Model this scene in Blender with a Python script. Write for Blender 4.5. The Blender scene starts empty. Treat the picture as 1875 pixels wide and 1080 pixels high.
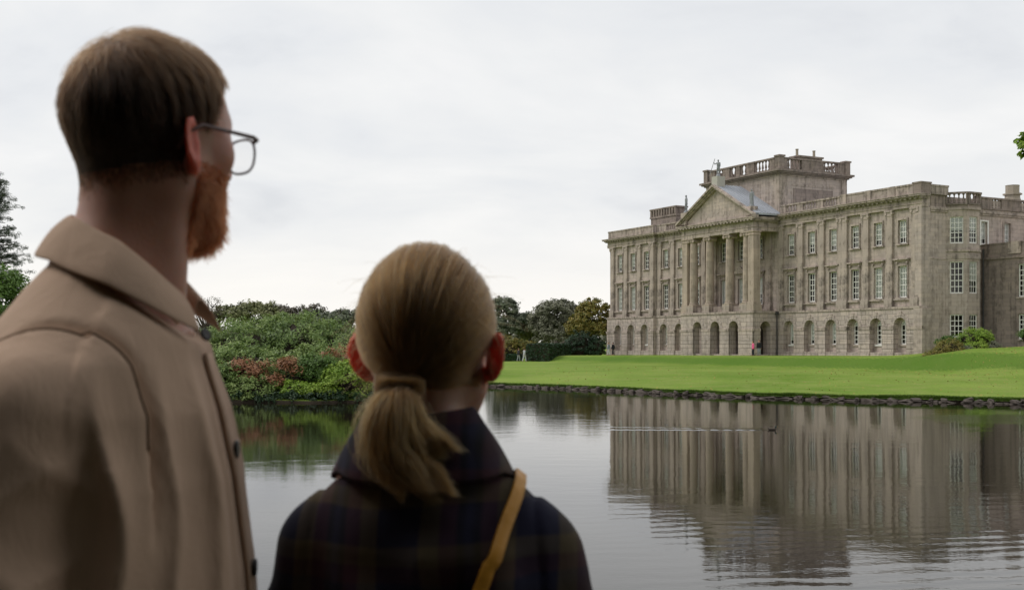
import bpy, bmesh, math, random, time
import numpy as np
from mathutils import Vector, Matrix
T0 = time.time()
R = math.radians
rng = np.random.default_rng(11)
random.seed(7)
sc = bpy.context.scene
C = sc.collection

# ---------------------------------------------------------------- camera
F_PX, CX, CY_H = 2100.0, 937.5, 630.0          # focal length and horizon of the photograph, in its pixels
CAM_Z = 3.0                                     # metres above the water
cam = bpy.data.cameras.new("camera")
cam.sensor_width = 36.0
cam.lens = F_PX / 1875.0 * 36.0
cam.shift_y = (CY_H - 540.0) / 1875.0
cam.clip_start = 0.05
cam.clip_end = 9000.0
cam.dof.use_dof = True
cam.dof.focus_distance = 110.0
cam.dof.aperture_fstop = 9.0
camo = bpy.data.objects.new("camera", cam)
camo.location = (0, 0, CAM_Z)
camo.rotation_euler = (R(90), 0, 0)
C.objects.link(camo)
sc.camera = camo

# ---------------------------------------------------------------- sky, sun, exposure
SUN_EL, SUN_AZ = 48.0, -80.0                    # azimuth from +Y, clockwise (negative: from the left)
world = bpy.data.worlds.new("World")
sc.world = world
world.use_nodes = True
nt = world.node_tree
nt.nodes.clear()
def N(tree, kind, **kw):
    n = tree.nodes.new(kind)
    for k, v in kw.items():
        if k.startswith("in_"):
            k = k[3:]
            key = int(k) if k.isdigit() else k.replace("_", " ")
            n.inputs[key].default_value = v
        else:
            setattr(n, k, v)
    return n
wl = nt.links.new
w_out = N(nt, "ShaderNodeOutputWorld")
bg_sky = N(nt, "ShaderNodeBackground")
sky = N(nt, "ShaderNodeTexSky")
sky.sky_type = 'NISHITA'
sky.sun_disc = False
sky.sun_elevation = R(SUN_EL)
sky.sun_rotation = R(SUN_AZ)
sky.air_density = 1.0
sky.dust_density = 2.0
bg_sky.inputs["Strength"].default_value = 0.09
wl(sky.outputs[0], bg_sky.inputs[0])
# the overcast: cloud sheet laid out by view direction projected onto a flat cloud base
tc = N(nt, "ShaderNodeTexCoord")
sep = N(nt, "ShaderNodeSeparateXYZ")
wl(tc.outputs["Generated"], sep.inputs[0])
zc = N(nt, "ShaderNodeMath", operation='MAXIMUM'); zc.inputs[1].default_value = 0.0
wl(sep.outputs[2], zc.inputs[0])
za = N(nt, "ShaderNodeMath", operation='ADD'); za.inputs[1].default_value = 0.26
wl(zc.outputs[0], za.inputs[0])
dv = N(nt, "ShaderNodeVectorMath", operation='DIVIDE')
cmb = N(nt, "ShaderNodeCombineXYZ")
for i in range(3): wl(za.outputs[0], cmb.inputs[i])
wl(tc.outputs["Generated"], dv.inputs[0]); wl(cmb.outputs[0], dv.inputs[1])
mp = N(nt, "ShaderNodeMapping")
mp.inputs["Scale"].default_value = (1.0, 1.25, 0.0)
mp.inputs["Rotation"].default_value = (0, 0, R(-24))
mp.inputs["Location"].default_value = (0.35, 0.6, 0.0)
wl(dv.outputs[0], mp.inputs[0])
n1 = N(nt, "ShaderNodeTexNoise", in_Scale=1.6, in_Detail=6.0, in_Roughness=0.52, in_Distortion=0.5)
wl(mp.outputs[0], n1.inputs["Vector"])
n2 = N(nt, "ShaderNodeTexNoise", in_Scale=3.6, in_Detail=6.0, in_Roughness=0.55, in_Distortion=0.2)
wl(mp.outputs[0], n2.inputs["Vector"])
mixn = N(nt, "ShaderNodeMath", operation='MULTIPLY_ADD'); mixn.inputs[1].default_value = 0.25
wl(n2.outputs[0], mixn.inputs[0]); wl(n1.outputs[0], mixn.inputs[2])
ramp = N(nt, "ShaderNodeValToRGB")
cr = ramp.color_ramp
cr.elements[0].position = 0.43; cr.elements[0].color = (0.665, 0.682, 0.712, 1)
cr.elements[1].position = 0.80; cr.elements[1].color = (0.865, 0.862, 0.855, 1)
e = cr.elements.new(0.55); e.color = (0.755, 0.768, 0.785, 1)
e = cr.elements.new(0.65); e.color = (0.80, 0.806, 0.81, 1)
wl(mixn.outputs[0], ramp.inputs[0])
# paler, warmer air low down, all round the horizon
hr = N(nt, "ShaderNodeValToRGB")
h = hr.color_ramp
h.elements[0].position = 0.0; h.elements[0].color = (1, 1, 1, 1)
h.elements[1].position = 0.16; h.elements[1].color = (0, 0, 0, 1)
e = h.elements.new(0.055); e.color = (0.72, 0.72, 0.72, 1)
e = h.elements.new(0.095); e.color = (0.18, 0.18, 0.18, 1)
wl(zc.outputs[0], hr.inputs[0])
mh = N(nt, "ShaderNodeMix", data_type='RGBA')
mh.inputs[7].default_value = (0.95, 0.92, 0.875, 1)
wl(hr.outputs[0], mh.inputs[0]); wl(ramp.outputs[0], mh.inputs[6])
bg_cl = N(nt, "ShaderNodeBackground"); bg_cl.inputs["Strength"].default_value = 1.13
wl(mh.outputs[2], bg_cl.inputs[0])
mx = N(nt, "ShaderNodeMixShader"); mx.inputs[0].default_value = 0.93
wl(bg_sky.outputs[0], mx.inputs[1]); wl(bg_cl.outputs[0], mx.inputs[2])
wl(mx.outputs[0], w_out.inputs[0])

sun = bpy.data.lights.new("sun", 'SUN')
sun.energy = 1.3
sun.angle = R(25)
sun.color = (1.0, 0.96, 0.90)
suno = bpy.data.objects.new("sun", sun)
_d = Vector((math.sin(R(SUN_AZ)) * math.cos(R(SUN_EL)), math.cos(R(SUN_AZ)) * math.cos(R(SUN_EL)), math.sin(R(SUN_EL))))
suno.rotation_euler = (-_d).to_track_quat('-Z', 'Y').to_euler()
C.objects.link(suno)

vs = sc.view_settings
vs.view_transform = 'Standard'; vs.look = 'None'; vs.gamma = 1.0; vs.exposure = 0.0
vs.use_curve_mapping = False
cy = sc.cycles
cy.use_denoising = True
cy.max_bounces = 6; cy.diffuse_bounces = 3; cy.glossy_bounces = 3; cy.transmission_bounces = 4; cy.transparent_max_bounces = 8
cy.caustics_reflective = False; cy.caustics_refractive = False

# ---------------------------------------------------------------- helpers
def tag(o, label=None, cat=None, group=None, kind=None):
    if label: o["label"] = label
    if cat: o["category"] = cat
    if group: o["group"] = group
    if kind: o["kind"] = kind
    return o
def empty(name, loc=(0, 0, 0), rz=0.0, parent=None):
    o = bpy.data.objects.new(name, None)
    o.location = loc; o.rotation_euler = (0, 0, rz); o.empty_display_size = 0.2
    C.objects.link(o)
    if parent: o.parent = parent
    return o
def link_mesh(name, me, mat=None, parent=None, smooth=False):
    o = bpy.data.objects.new(name, me)
    C.objects.link(o)
    if mat is not None and not me.materials: me.materials.append(mat)
    if parent is not None: o.parent = parent
    if smooth and len(me.polygons):
        me.polygons.foreach_set("use_smooth", np.ones(len(me.polygons), dtype=bool))
    return o
def np_mesh(name, V, Fc, mat=None, parent=None, smooth=False):
    """V (n,3), Fc (m,k) arrays of equal-size faces -> one object"""
    me = bpy.data.meshes.new(name)
    V = np.asarray(V, dtype=np.float32); Fc = np.asarray(Fc, dtype=np.int32)
    k = Fc.shape[1]
    me.vertices.add(len(V)); me.vertices.foreach_set("co", V.ravel())
    me.loops.add(Fc.size); me.loops.foreach_set("vertex_index", Fc.ravel())
    me.polygons.add(len(Fc))
    me.polygons.foreach_set("loop_start", np.arange(0, Fc.size, k, dtype=np.int32))
    me.update(calc_edges=True)
    return link_mesh(name, me, mat, parent, smooth)
class MB:
    """collects shapes, builds ONE mesh object"""
    def __init__(s): s.v = []; s.f = []
    def add(s, vs, fs):
        b = len(s.v); s.v.extend([tuple(map(float, p)) for p in vs]); s.f.extend([tuple(i + b for i in f) for f in fs])
    def box(s, x0, x1, y0, y1, z0, z1):
        if x1 < x0: x0, x1 = x1, x0
        if y1 < y0: y0, y1 = y1, y0
        if z1 < z0: z0, z1 = z1, z0
        s.add([(x0, y0, z0), (x1, y0, z0), (x1, y1, z0), (x0, y1, z0), (x0, y0, z1), (x1, y0, z1), (x1, y1, z1), (x0, y1, z1)],
              [(0, 3, 2, 1), (4, 5, 6, 7), (0, 1, 5, 4), (1, 2, 6, 5), (2, 3, 7, 6), (3, 0, 4, 7)])
    def lathe(s, cx, cy, prof, n=20, cap=True):
        vs = []; fs = []
        for (r, z) in prof:
            for k in range(n):
                a = 2 * math.pi * k / n
                vs.append((cx + r * math.cos(a), cy + r * math.sin(a), z))
        for j in range(len(prof) - 1):
            for k in range(n):
                k2 = (k + 1) % n
                fs.append((j * n + k, j * n + k2, (j + 1) * n + k2, (j + 1) * n + k))
        if cap:
            fs.append(tuple(range(n))[::-1]); m = (len(prof) - 1) * n
            fs.append(tuple(m + k for k in range(n)))
        s.add(vs, fs)
    def tube(s, pts, r, n=8):
        pts = [Vector(p) for p in pts]
        rs = r if isinstance(r, (list, tuple)) else [r] * len(pts)
        vs = []; fs = []
        up0 = None
        for i, p in enumerate(pts):
            t = (pts[min(i + 1, len(pts) - 1)] - pts[max(i - 1, 0)]).normalized()
            a = up0 if up0 is not None else (Vector((0, 0, 1)) if abs(t.z) < 0.9 else Vector((1, 0, 0)))
            x = (a - t * a.dot(t)).normalized(); y = t.cross(x); up0 = x
            for k in range(n):
                an = 2 * math.pi * k / n
                vs.append(p + (x * math.cos(an) + y * math.sin(an)) * rs[i])
        for j in range(len(pts) - 1):
            for k in range(n):
                k2 = (k + 1) % n
                fs.append((j * n + k, j * n + k2, (j + 1) * n + k2, (j + 1) * n + k))
        fs.append(tuple(range(n))[::-1]); m = (len(pts) - 1) * n
        fs.append(tuple(m + k for k in range(n)))
        s.add(vs, fs)
    def prism(s, poly, axis, a, b):
        """poly of 2D points extruded along axis ('x': poly is (y,z); 'y': poly is (x,z); 'z': poly is (x,y))"""
        n = len(poly)
        def P(p, t):
            return (t, p[0], p[1]) if axis == 'x' else ((p[0], t, p[1]) if axis == 'y' else (p[0], p[1], t))
        vs = [P(p, a) for p in poly] + [P(p, b) for p in poly]
        fs = [tuple(range(n)), tuple(range(2 * n - 1, n - 1, -1))]
        for i in range(n):
            j = (i + 1) % n
            fs.append((i, i + n, j + n, j))
        s.add(vs, fs)
    def mesh(s, name):
        me = bpy.data.meshes.new(name)
        me.from_pydata(s.v, [], s.f)
        bm = bmesh.new(); bm.from_mesh(me)
        bmesh.ops.recalc_face_normals(bm, faces=bm.faces)
        bm.to_mesh(me); bm.free()
        return me
    def build(s, name, mat, parent=None, smooth=False):
        return link_mesh(name, s.mesh(name), mat, parent, smooth)
def copy_tree(o, parent=None, loc=None):
    c = o.copy(); C.objects.link(c); c.parent = parent
    if loc is not None: c.location = loc
    for ch in o.children: copy_tree(ch, c)
    return c
def at(px, py, d):
    """world point seen at photo pixel (px,py) at depth d (used only to measure real positions)"""
    return Vector(((px - CX) / F_PX * d, d, CAM_Z + (CY_H - py) / F_PX * d))

# ---------------------------------------------------------------- materials
def new_mat(name):
    m = bpy.data.materials.new(name); m.use_nodes = True
    t = m.node_tree; b = t.nodes["Principled BSDF"]
    return m, t, b, t.links.new
def plain(name, col, rough=0.7, metal=0.0, spec=0.4, noise=0.0, scale=8.0, bump=0.0):
    m, t, b, l = new_mat(name)
    b.inputs["Base Color"].default_value = (*col, 1); b.inputs["Roughness"].default_value = rough
    b.inputs["Metallic"].default_value = metal; b.inputs["Specular IOR Level"].default_value = spec
    if noise or bump:
        c = N(t, "ShaderNodeTexCoord"); n = N(t, "ShaderNodeTexNoise", in_Scale=scale, in_Detail=5.0)
        l(c.outputs["Object"], n.inputs["Vector"])
        if noise:
            x = N(t, "ShaderNodeMix", data_type='RGBA', blend_type='MIX')
            x.inputs[6].default_value = tuple(max(0, v * (1 - noise)) for v in col) + (1,)
            x.inputs[7].default_value = tuple(min(1, v * (1 + noise)) for v in col) + (1,)
            l(n.outputs[0], x.inputs[0]); l(x.outputs[2], b.inputs["Base Color"])
        if bump:
            bp = N(t, "ShaderNodeBump", in_Strength=bump, in_Distance=0.02)
            l(n.outputs[0], bp.inputs["Height"]); l(bp.outputs[0], b.inputs["Normal"])
    return m
def stone_mat(name, col=(0.50, 0.432, 0.39), block=(1.1, 0.42), joint=0.5, dirt=0.48, smoothf=1.0, tint=(0.26, 0.21, 0.165)):
    """weathered ashlar: block tint, soot patches, rain streaks, lichen"""
    m, t, b, l = new_mat(name)
    c = N(t, "ShaderNodeTexCoord")
    geo = c.outputs["Object"]
    # face-aware coordinates: horizontal run = x - y works on both walls, vertical = z
    sp = N(t, "ShaderNodeSeparateXYZ"); l(geo, sp.inputs[0])
    run = N(t, "ShaderNodeMath", operation='SUBTRACT'); l(sp.outputs[0], run.inputs[0]); l(sp.outputs[1], run.inputs[1])
    cb = N(t, "ShaderNodeCombineXYZ"); l(run.outputs[0], cb.inputs[0]); l(sp.outputs[2], cb.inputs[1])
    br = N(t, "ShaderNodeTexBrick", offset=0.5)
    br.inputs["Color1"].default_value = (0.0, 0, 0, 1); br.inputs["Color2"].default_value = (1, 1, 1, 1)
    br.inputs["Mortar"].default_value = (0.5, 0.5, 0.5, 1)
    br.inputs["Scale"].default_value = 1.0; br.inputs["Mortar Size"].default_value = 0.022
    br.inputs["Mortar Smooth"].default_value = 0.4
    br.inputs["Brick Width"].default_value = block[0]; br.inputs["Row Height"].default_value = block[1]
    l(cb.outputs[0], br.inputs["Vector"])
    big = N(t, "ShaderNodeTexNoise", in_Scale=0.32, in_Detail=6.0, in_Roughness=0.6); l(geo, big.inputs["Vector"])
    med = N(t, "ShaderNodeTexNoise", in_Scale=1.7, in_Detail=8.0, in_Roughness=0.65); l(geo, med.inputs["Vector"])
    fin = N(t, "ShaderNodeTexNoise", in_Scale=14.0, in_Detail=6.0, in_Roughness=0.7); l(geo, fin.inputs["Vector"])
    smp = N(t, "ShaderNodeMapping"); smp.inputs["Scale"].default_value = (2.4, 2.4, 0.14); l(geo, smp.inputs[0])
    stk = N(t, "ShaderNodeTexNoise", in_Scale=1.0, in_Detail=5.0, in_Roughness=0.6); l(smp.outputs[0], stk.inputs["Vector"])
    # base: warm/pink to grey by block
    x1 = N(t, "ShaderNodeMix", data_type='RGBA')
    x1.inputs[6].default_value = (col[0] * 0.70, col[1] * 0.70, col[2] * 0.73, 1)
    x1.inputs[7].default_value = (min(1, col[0] * 1.17), col[1] * 1.12, col[2] * 1.08, 1)
    mfac = N(t, "ShaderNodeMath", operation='MULTIPLY_ADD'); mfac.inputs[1].default_value = 0.45
    l(br.outputs["Color"], mfac.inputs[0])
    mm = N(t, "ShaderNodeMath", operation='MULTIPLY'); mm.inputs[1].default_value = 0.75; l(med.outputs[0], mm.inputs[0]); l(mm.outputs[0], mfac.inputs[2])
    l(mfac.outputs[0], x1.inputs[0])
    # greenish-yellow lichen in patches
    x2 = N(t, "ShaderNodeMix", data_type='RGBA'); x2.inputs[7].default_value = (*tint, 1)
    lr = N(t, "ShaderNodeMapRange"); lr.inputs[1].default_value = 0.5; lr.inputs[2].default_value = 0.78; lr.inputs[4].default_value = 0.5
    l(big.outputs[0], lr.inputs[0]); l(lr.outputs[0], x2.inputs[0]); l(x1.outputs[2], x2.inputs[6])
    # soot: streaks x medium patches
    sm = N(t, "ShaderNodeMath", operation='MULTIPLY'); l(stk.outputs[0], sm.inputs[0]); l(med.outputs[0], sm.inputs[1])
    sr = N(t, "ShaderNodeMapRange"); sr.inputs[1].default_value = 0.22; sr.inputs[2].default_value = 0.36; sr.inputs[4].default_value = dirt
    l(sm.outputs[0], sr.inputs[0])
    x3 = N(t, "ShaderNodeMix", data_type='RGBA'); x3.inputs[7].default_value = (0.095, 0.08, 0.07, 1)
    l(sr.outputs[0], x3.inputs[0]); l(x2.outputs[2], x3.inputs[6])
    # joints
    x4 = N(t, "ShaderNodeMix", data_type='RGBA'); x4.inputs[7].default_value = (0.10, 0.085, 0.07, 1)
    jm = N(t, "ShaderNodeMath", operation='MULTIPLY'); jm.inputs[1].default_value = joint; l(br.outputs["Fac"], jm.inputs[0])
    l(jm.outputs[0], x4.inputs[0]); l(x3.outputs[2], x4.inputs[6])
    l(x4.outputs[2], b.inputs["Base Color"])
    b.inputs["Roughness"].default_value = 0.9; b.inputs["Specular IOR Level"].default_value = 0.2
    hs = N(t, "ShaderNodeMath", operation='SUBTRACT'); l(fin.outputs[0], hs.inputs[0]); l(jm.outputs[0], hs.inputs[1])
    bp = N(t, "ShaderNodeBump", in_Strength=0.5, in_Distance=0.03); l(hs.outputs[0], bp.inputs["Height"]); l(bp.outputs[0], b.inputs["Normal"])
    return m
M = {}
M["stone"] = stone_mat("stone", joint=0.25)
M["rustic"] = stone_mat("rusticated_stone", col=(0.535, 0.465, 0.425), block=(1.25, 0.52), joint=0.85)
M["trim"] = stone_mat("trim_stone", col=(0.47, 0.405, 0.36), block=(2.2, 0.9), joint=0.12, dirt=0.75)
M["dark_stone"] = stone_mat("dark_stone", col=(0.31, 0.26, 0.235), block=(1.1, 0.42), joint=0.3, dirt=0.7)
M["column_stone"] = stone_mat("column_stone", col=(0.47, 0.395, 0.33), block=(9.0, 1.6), joint=0.12, dirt=0.5)
M["lead"] = plain("lead", (0.36, 0.38, 0.42), 0.5, 0.0, 0.5, 0.25, 0.6)
M["lead_statue"] = plain("lead_statue", (0.24, 0.25, 0.27), 0.55, 0.0, 0.5, 0.3, 4.0)
M["white_paint"] = plain("white_paint", (0.78, 0.765, 0.73), 0.5, 0.0, 0.4, 0.1, 3.0)
M["blind"] = plain("blind", (0.90, 0.90, 0.86), 0.9, 0.0, 0.1, 0.1, 2.0)
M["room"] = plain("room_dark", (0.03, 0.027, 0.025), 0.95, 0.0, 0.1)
M["iron"] = plain("cast_iron", (0.05, 0.05, 0.052), 0.5, 0.0, 0.5)
M["terracotta"] = plain("buff_terracotta", (0.36, 0.31, 0.25), 0.8, 0.0, 0.3, 0.2, 5.0)
m, t, b, l = new_mat("window_glass")
t.nodes.remove(b)
fr = N(t, "ShaderNodeFresnel", in_IOR=1.52)
tr = N(t, "ShaderNodeBsdfTransparent"); tr.inputs[0].default_value = (0.93, 0.95, 0.94, 1)
gl = N(t, "ShaderNodeBsdfGlossy"); gl.inputs["Roughness"].default_value = 0.02
ms = N(t, "ShaderNodeMixShader"); l(fr.outputs[0], ms.inputs[0]); l(tr.outputs[0], ms.inputs[1]); l(gl.outputs[0], ms.inputs[2])
l(ms.outputs[0], t.nodes["Material Output"].inputs[0])
M["glass"] = m
# ================================================================ LAND AND WATER
HL = Vector((14.4, 168.2, 0)); HR_ = Vector((41.8, 116.7, 0))
HE = (HR_ - HL).normalized()                     # along the house front
HN = Vector((HE.y, -HE.x, 0))                    # out of the house front
if HN.y > 0: HN = -HN
def up_of(x, y):
    dx, dy = x - HL.x, y - HL.y
    return dx * HE.x + dy * HE.y, dx * HN.x + dy * HN.y
SHORE = [(-3, 82), (0, 80), (5, 75), (9.3, 68.6), (13.6, 63.8), (17.7, 60.8), (25.4, 57.2), (33, 54.5), (41, 50), (40, 40), (30, 33),
         (22, 27), (16.5, 19), (11, 11), (5, 6.2), (-3, 5.2), (-12, 6.5), (-26, 13), (-36, 30), (-37, 46), (-26, 56.5),
         (-14.5, 59.0), (-10, 58.6), (-7.2, 59.3), (-6.0, 63), (-5.2, 72)]
LC = np.array([8.0, 40.0])
_sp = np.array(SHORE, dtype=float)
_sa = np.arctan2(_sp[:, 1] - LC[1], _sp[:, 0] - LC[0]); _sr = np.hypot(_sp[:, 0] - LC[0], _sp[:, 1] - LC[1])
_o = np.argsort(_sa); _sa, _sr = _sa[_o], _sr[_o]
def shore_r(a):
    a = (np.asarray(a) + np.pi) % (2 * np.pi) - np.pi
    aa = np.concatenate([_sa - 2 * np.pi, _sa, _sa + 2 * np.pi]); rr = np.concatenate([_sr] * 3)
    base = np.interp(a, aa, rr)
    k = sum(np.interp(a + d, aa, rr) for d in (-0.03, -0.015, 0.015, 0.03)) / 4
    return 0.4 * base + 0.6 * k + 0.12 * np.sin(a * 61) + 0.08 * np.sin(a * 149 + 1)
def sstep(a, b, x):
    t_ = np.clip((x - a) / (b - a), 0, 1); return t_ * t_ * (3 - 2 * t_)
def H(x, y):
    x = np.asarray(x, float); y = np.asarray(y, float)
    a = np.arctan2(y - LC[1], x - LC[0]); s = np.hypot(x - LC[0], y - LC[1]) - shore_r(a)
    u = (x - HL.x) * HE.x + (y - HL.y) * HE.y; p = (x - HL.x) * HN.x + (y - HL.y) * HN.y
    z = np.where(x < -3.5, 0.10, 0.22) + np.where(x < -3.5, 0.65, 0.53) * sstep(0, np.where(x < -3.5, 6, 28), s) + 0.025 * np.sin(x * 0.35 + y * 0.21) + 0.02 * np.sin(x * 0.9 - y * 0.5)
    zt = 1.45 + 0.0062 * np.clip(u, -30, 70)
    ter = sstep(18.3, 14.3, p) * sstep(4, 11.5, u)
    z = z * (1 - ter) + zt * ter
    mound = sstep(33.0, 40.5, x) * 1.55 + sstep(39.5, 49, x) * 0.75
    mw = np.exp(-((y - 97) / 11.0) ** 2) * sstep(62, 84, y)
    z = z + mound * mw * (1 - 0.5 * ter)
    # land rises gently to the left behind the shrubbery and far away
    z = z + 1.2 * sstep(-12, -60, x) * sstep(0, 12, s) + 2.5 * sstep(190, 420, y)
    near = sstep(8.5, 5.6, y + 0.10 * np.abs(x))     # the level near shore where the two people stand
    zn = 1.5
    z = z * (1 - near) + zn * near
    edge = sstep(0.0, 0.22, s)
    return -0.8 * (1 - edge) + z * edge, s
na = 1100
ang = np.linspace(-np.pi, np.pi, na, endpoint=False)
S = np.concatenate([[-0.3, 0.0, 0.1, 0.22, 0.6], np.arange(1.2, 100, 1.0), 100 * 1.22 ** np.arange(0, 20)])
A2, S2 = np.meshgrid(ang, S, indexing='ij')
RR = shore_r(A2) + S2
GX = LC[0] + RR * np.cos(A2); GY = LC[1] + RR * np.sin(A2)
GZ, _ = H(GX, GY)
ns_ = len(S)
idx = np.arange(na * ns_).reshape(na, ns_)
i2 = np.roll(idx, -1, axis=0)
Fq = np.stack([idx[:, :-1], idx[:, 1:], i2[:, 1:], i2[:, :-1]], -1).reshape(-1, 4)
# ---- grass material
m, t, b, l = new_mat("lawn_grass")
c = N(t, "ShaderNodeTexCoord"); g = c.outputs["Object"]
nb = N(t, "ShaderNodeTexNoise", in_Scale=0.09, in_Detail=5.0, in_Roughness=0.6); l(g, nb.inputs["Vector"])
nm_ = N(t, "ShaderNodeTexNoise", in_Scale=0.5, in_Detail=8.0, in_Roughness=0.7); l(g, nm_.inputs["Vector"])
nf = N(t, "ShaderNodeTexNoise", in_Scale=9.0, in_Detail=6.0, in_Roughness=0.75); l(g, nf.inputs["Vector"])
x1 = N(t, "ShaderNodeMix", data_type='RGBA'); x1.inputs[6].default_value = (0.135, 0.235, 0.022, 1); x1.inputs[7].default_value = (0.235, 0.325, 0.055, 1)
r1 = N(t, "ShaderNodeMapRange"); r1.inputs[1].default_value = 0.36; r1.inputs[2].default_value = 0.66; l(nb.outputs[0], r1.inputs[0]); l(r1.outputs[0], x1.inputs[0])
x2 = N(t, "ShaderNodeMix", data_type='RGBA'); x2.inputs[7].default_value = (0.25, 0.29, 0.075, 1)
r2 = N(t, "ShaderNodeMapRange"); r2.inputs[1].default_value = 0.46; r2.inputs[2].default_value = 0.72; r2.inputs[4].default_value = 0.9; l(nm_.outputs[0], r2.inputs[0]); l(r2.outputs[0], x2.inputs[0]); l(x1.outputs[2], x2.inputs[6])
x3 = N(t, "ShaderNodeMix", data_type='RGBA', blend_type='MULTIPLY'); x3.inputs[0].default_value = 0.75
r3 = N(t, "ShaderNodeMapRange"); r3.inputs[1].default_value = 0.25; r3.inputs[2].default_value = 0.75; r3.inputs[3].default_value = 0.45; r3.inputs[4].default_value = 1.35
l(nf.outputs[0], r3.inputs[0]); l(r3.outputs[0], x3.inputs[7]); l(x2.outputs[2], x3.inputs[6])
# darker grass colour where the bank is steep
gn = N(t, "ShaderNodeNewGeometry"); sn = N(t, "ShaderNodeSeparateXYZ"); l(gn.outputs["True Normal"], sn.inputs[0])
r4 = N(t, "ShaderNodeMapRange"); r4.inputs[1].default_value = 0.992; r4.inputs[2].default_value = 0.955; r4.inputs[3].default_value = 0.0; r4.inputs[4].default_value = 0.75; l(sn.outputs[2], r4.inputs[0])
x5 = N(t, "ShaderNodeMix", data_type='RGBA'); x5.inputs[7].default_value = (0.07, 0.15, 0.015, 1); l(r4.outputs[0], x5.inputs[0]); l(x3.outputs[2], x5.inputs[6])
# bare soil on the vertical water's edge
r5 = N(t, "ShaderNodeMapRange"); r5.inputs[1].default_value = 0.6; r5.inputs[2].default_value = 0.35; l(sn.outputs[2], r5.inputs[0])
x6 = N(t, "ShaderNodeMix", data_type='RGBA'); x6.inputs[7].default_value = (0.045, 0.035, 0.025, 1); l(r5.outputs[0], x6.inputs[0]); l(x5.outputs[2], x6.inputs[6])
l(x6.outputs[2], b.inputs["Base Color"]); b.inputs["Roughness"].default_value = 0.95; b.inputs["Specular IOR Level"].default_value = 0.15
bp = N(t, "ShaderNodeBump", in_Strength=0.7, in_Distance=0.08); l(nf.outputs[0], bp.inputs["Height"]); l(bp.outputs[0], b.inputs["Normal"])
M["lawn"] = m
lawn = np_mesh("lawn", np.stack([GX.ravel(), GY.ravel(), GZ.ravel()], -1), Fq, M["lawn"], None, True)
tag(lawn, "mown green lawn rising in a bank to the house terrace", "lawn", kind="structure")

# ---- water
m, t, b, l = new_mat("lake_water")
b.inputs["Base Color"].default_value = (0.016, 0.013, 0.009, 1); b.inputs["Roughness"].default_value = 0.03; b.inputs["IOR"].default_value = 1.33
b.inputs["Specular IOR Level"].default_value = 0.5
c = N(t, "ShaderNodeTexCoord"); g = c.outputs["Object"]
sp = N(t, "ShaderNodeSeparateXYZ"); l(g, sp.inputs[0])
def math_(op, a, bb=None, cc=None):
    n = N(t, "ShaderNodeMath", operation=op)
    for i, v in enumerate((a, bb, cc)):
        if v is None: continue
        if isinstance(v, (int, float)): n.inputs[i].default_value = v
        else: l(v, n.inputs[i])
    return n.outputs[0]
def rng_(v, a, bb, c0=0.0, c1=1.0):
    n = N(t, "ShaderNodeMapRange", interpolation_type='SMOOTHSTEP')
    n.inputs[1].default_value = a; n.inputs[2].default_value = bb; n.inputs[3].default_value = c0; n.inputs[4].default_value = c1
    l(v, n.inputs[0]); return n.outputs[0]
mpa = N(t, "ShaderNodeMapping"); mpa.inputs["Scale"].default_value = (0.55, 1.0, 1.0); l(g, mpa.inputs[0])
w1 = N(t, "ShaderNodeTexNoise", in_Scale=1.1, in_Detail=3.0, in_Roughness=0.5); l(mpa.outputs[0], w1.inputs["Vector"])
w2 = N(t, "ShaderNodeTexNoise", in_Scale=12.0, in_Detail=2.0, in_Roughness=0.5); l(mpa.outputs[0], w2.inputs["Vector"])
patch = N(t, "ShaderNodeTexNoise", in_Scale=0.13, in_Detail=2.0); l(g, patch.inputs["Vector"])
calm = rng_(patch.outputs[0], 0.38, 0.66, 0.35, 1.0)
nearm = rng_(sp.outputs[1], 26.0, 14.0, 0.0, 1.0)           # the breeze reaches the near water
rightm = rng_(sp.outputs[0], -1.5, 3.5, 0.12, 1.0)
# trains of wind ripples about half a metre apart
mpw = N(t, "ShaderNodeMapping"); mpw.inputs["Rotation"].default_value = (0, 0, R(80)); l(g, mpw.inputs[0])
wv = N(t, "ShaderNodeTexWave", wave_type='BANDS', bands_direction='X', wave_profile='SIN', in_Scale=0.62, in_Distortion=5.0, in_Detail=3.0)
wv.inputs["Detail Scale"].default_value = 0.9; wv.inputs["Detail Roughness"].default_value = 0.5
l(mpw.outputs[0], wv.inputs["Vector"])
train = N(t, "ShaderNodeTexNoise", in_Scale=0.30, in_Detail=2.0); l(g, train.inputs["Vector"])
trm = rng_(train.outputs[0], 0.38, 0.6, 0.0, 1.0)
wamp = math_('MULTIPLY', math_('MULTIPLY', nearm, rightm), trm)
# a cat's-paw of fine chop below the right-hand bank
cx_ = math_('SUBTRACT', sp.outputs[0], 20.5); cy_ = math_('SUBTRACT', sp.outputs[1], 46.0)
rr_ = math_('ADD', math_('MULTIPLY', math_('MULTIPLY', cx_, cx_), 0.035), math_('MULTIPLY', math_('MULTIPLY', cy_, cy_), 0.07))
paw = rng_(rr_, 1.0, 0.0, 0.0, 1.0)
h1 = math_('MULTIPLY', math_('MULTIPLY', w1.outputs[0], calm), 0.0065)
h2 = math_('MULTIPLY', w2.outputs[0], math_('MULTIPLY_ADD', paw, 0.004, 0.00082))
h2b = math_('MULTIPLY', math_('MULTIPLY', w2.outputs[0], nearm), 0.0001)
h3 = math_('MULTIPLY', math_('MULTIPLY', wv.outputs["Fac"], wamp), 0.0016)
hh = math_('ADD', math_('ADD', h1, h2), math_('ADD', h3, h2b))
bp = N(t, "ShaderNodeBump", in_Strength=1.0, in_Distance=1.0); l(hh, bp.inputs["Height"]); l(bp.outputs[0], b.inputs["Normal"])
M["water"] = m
wa = np.linspace(-np.pi, np.pi, 360, endpoint=False)
wr = shore_r(wa) + 0.2
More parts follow.
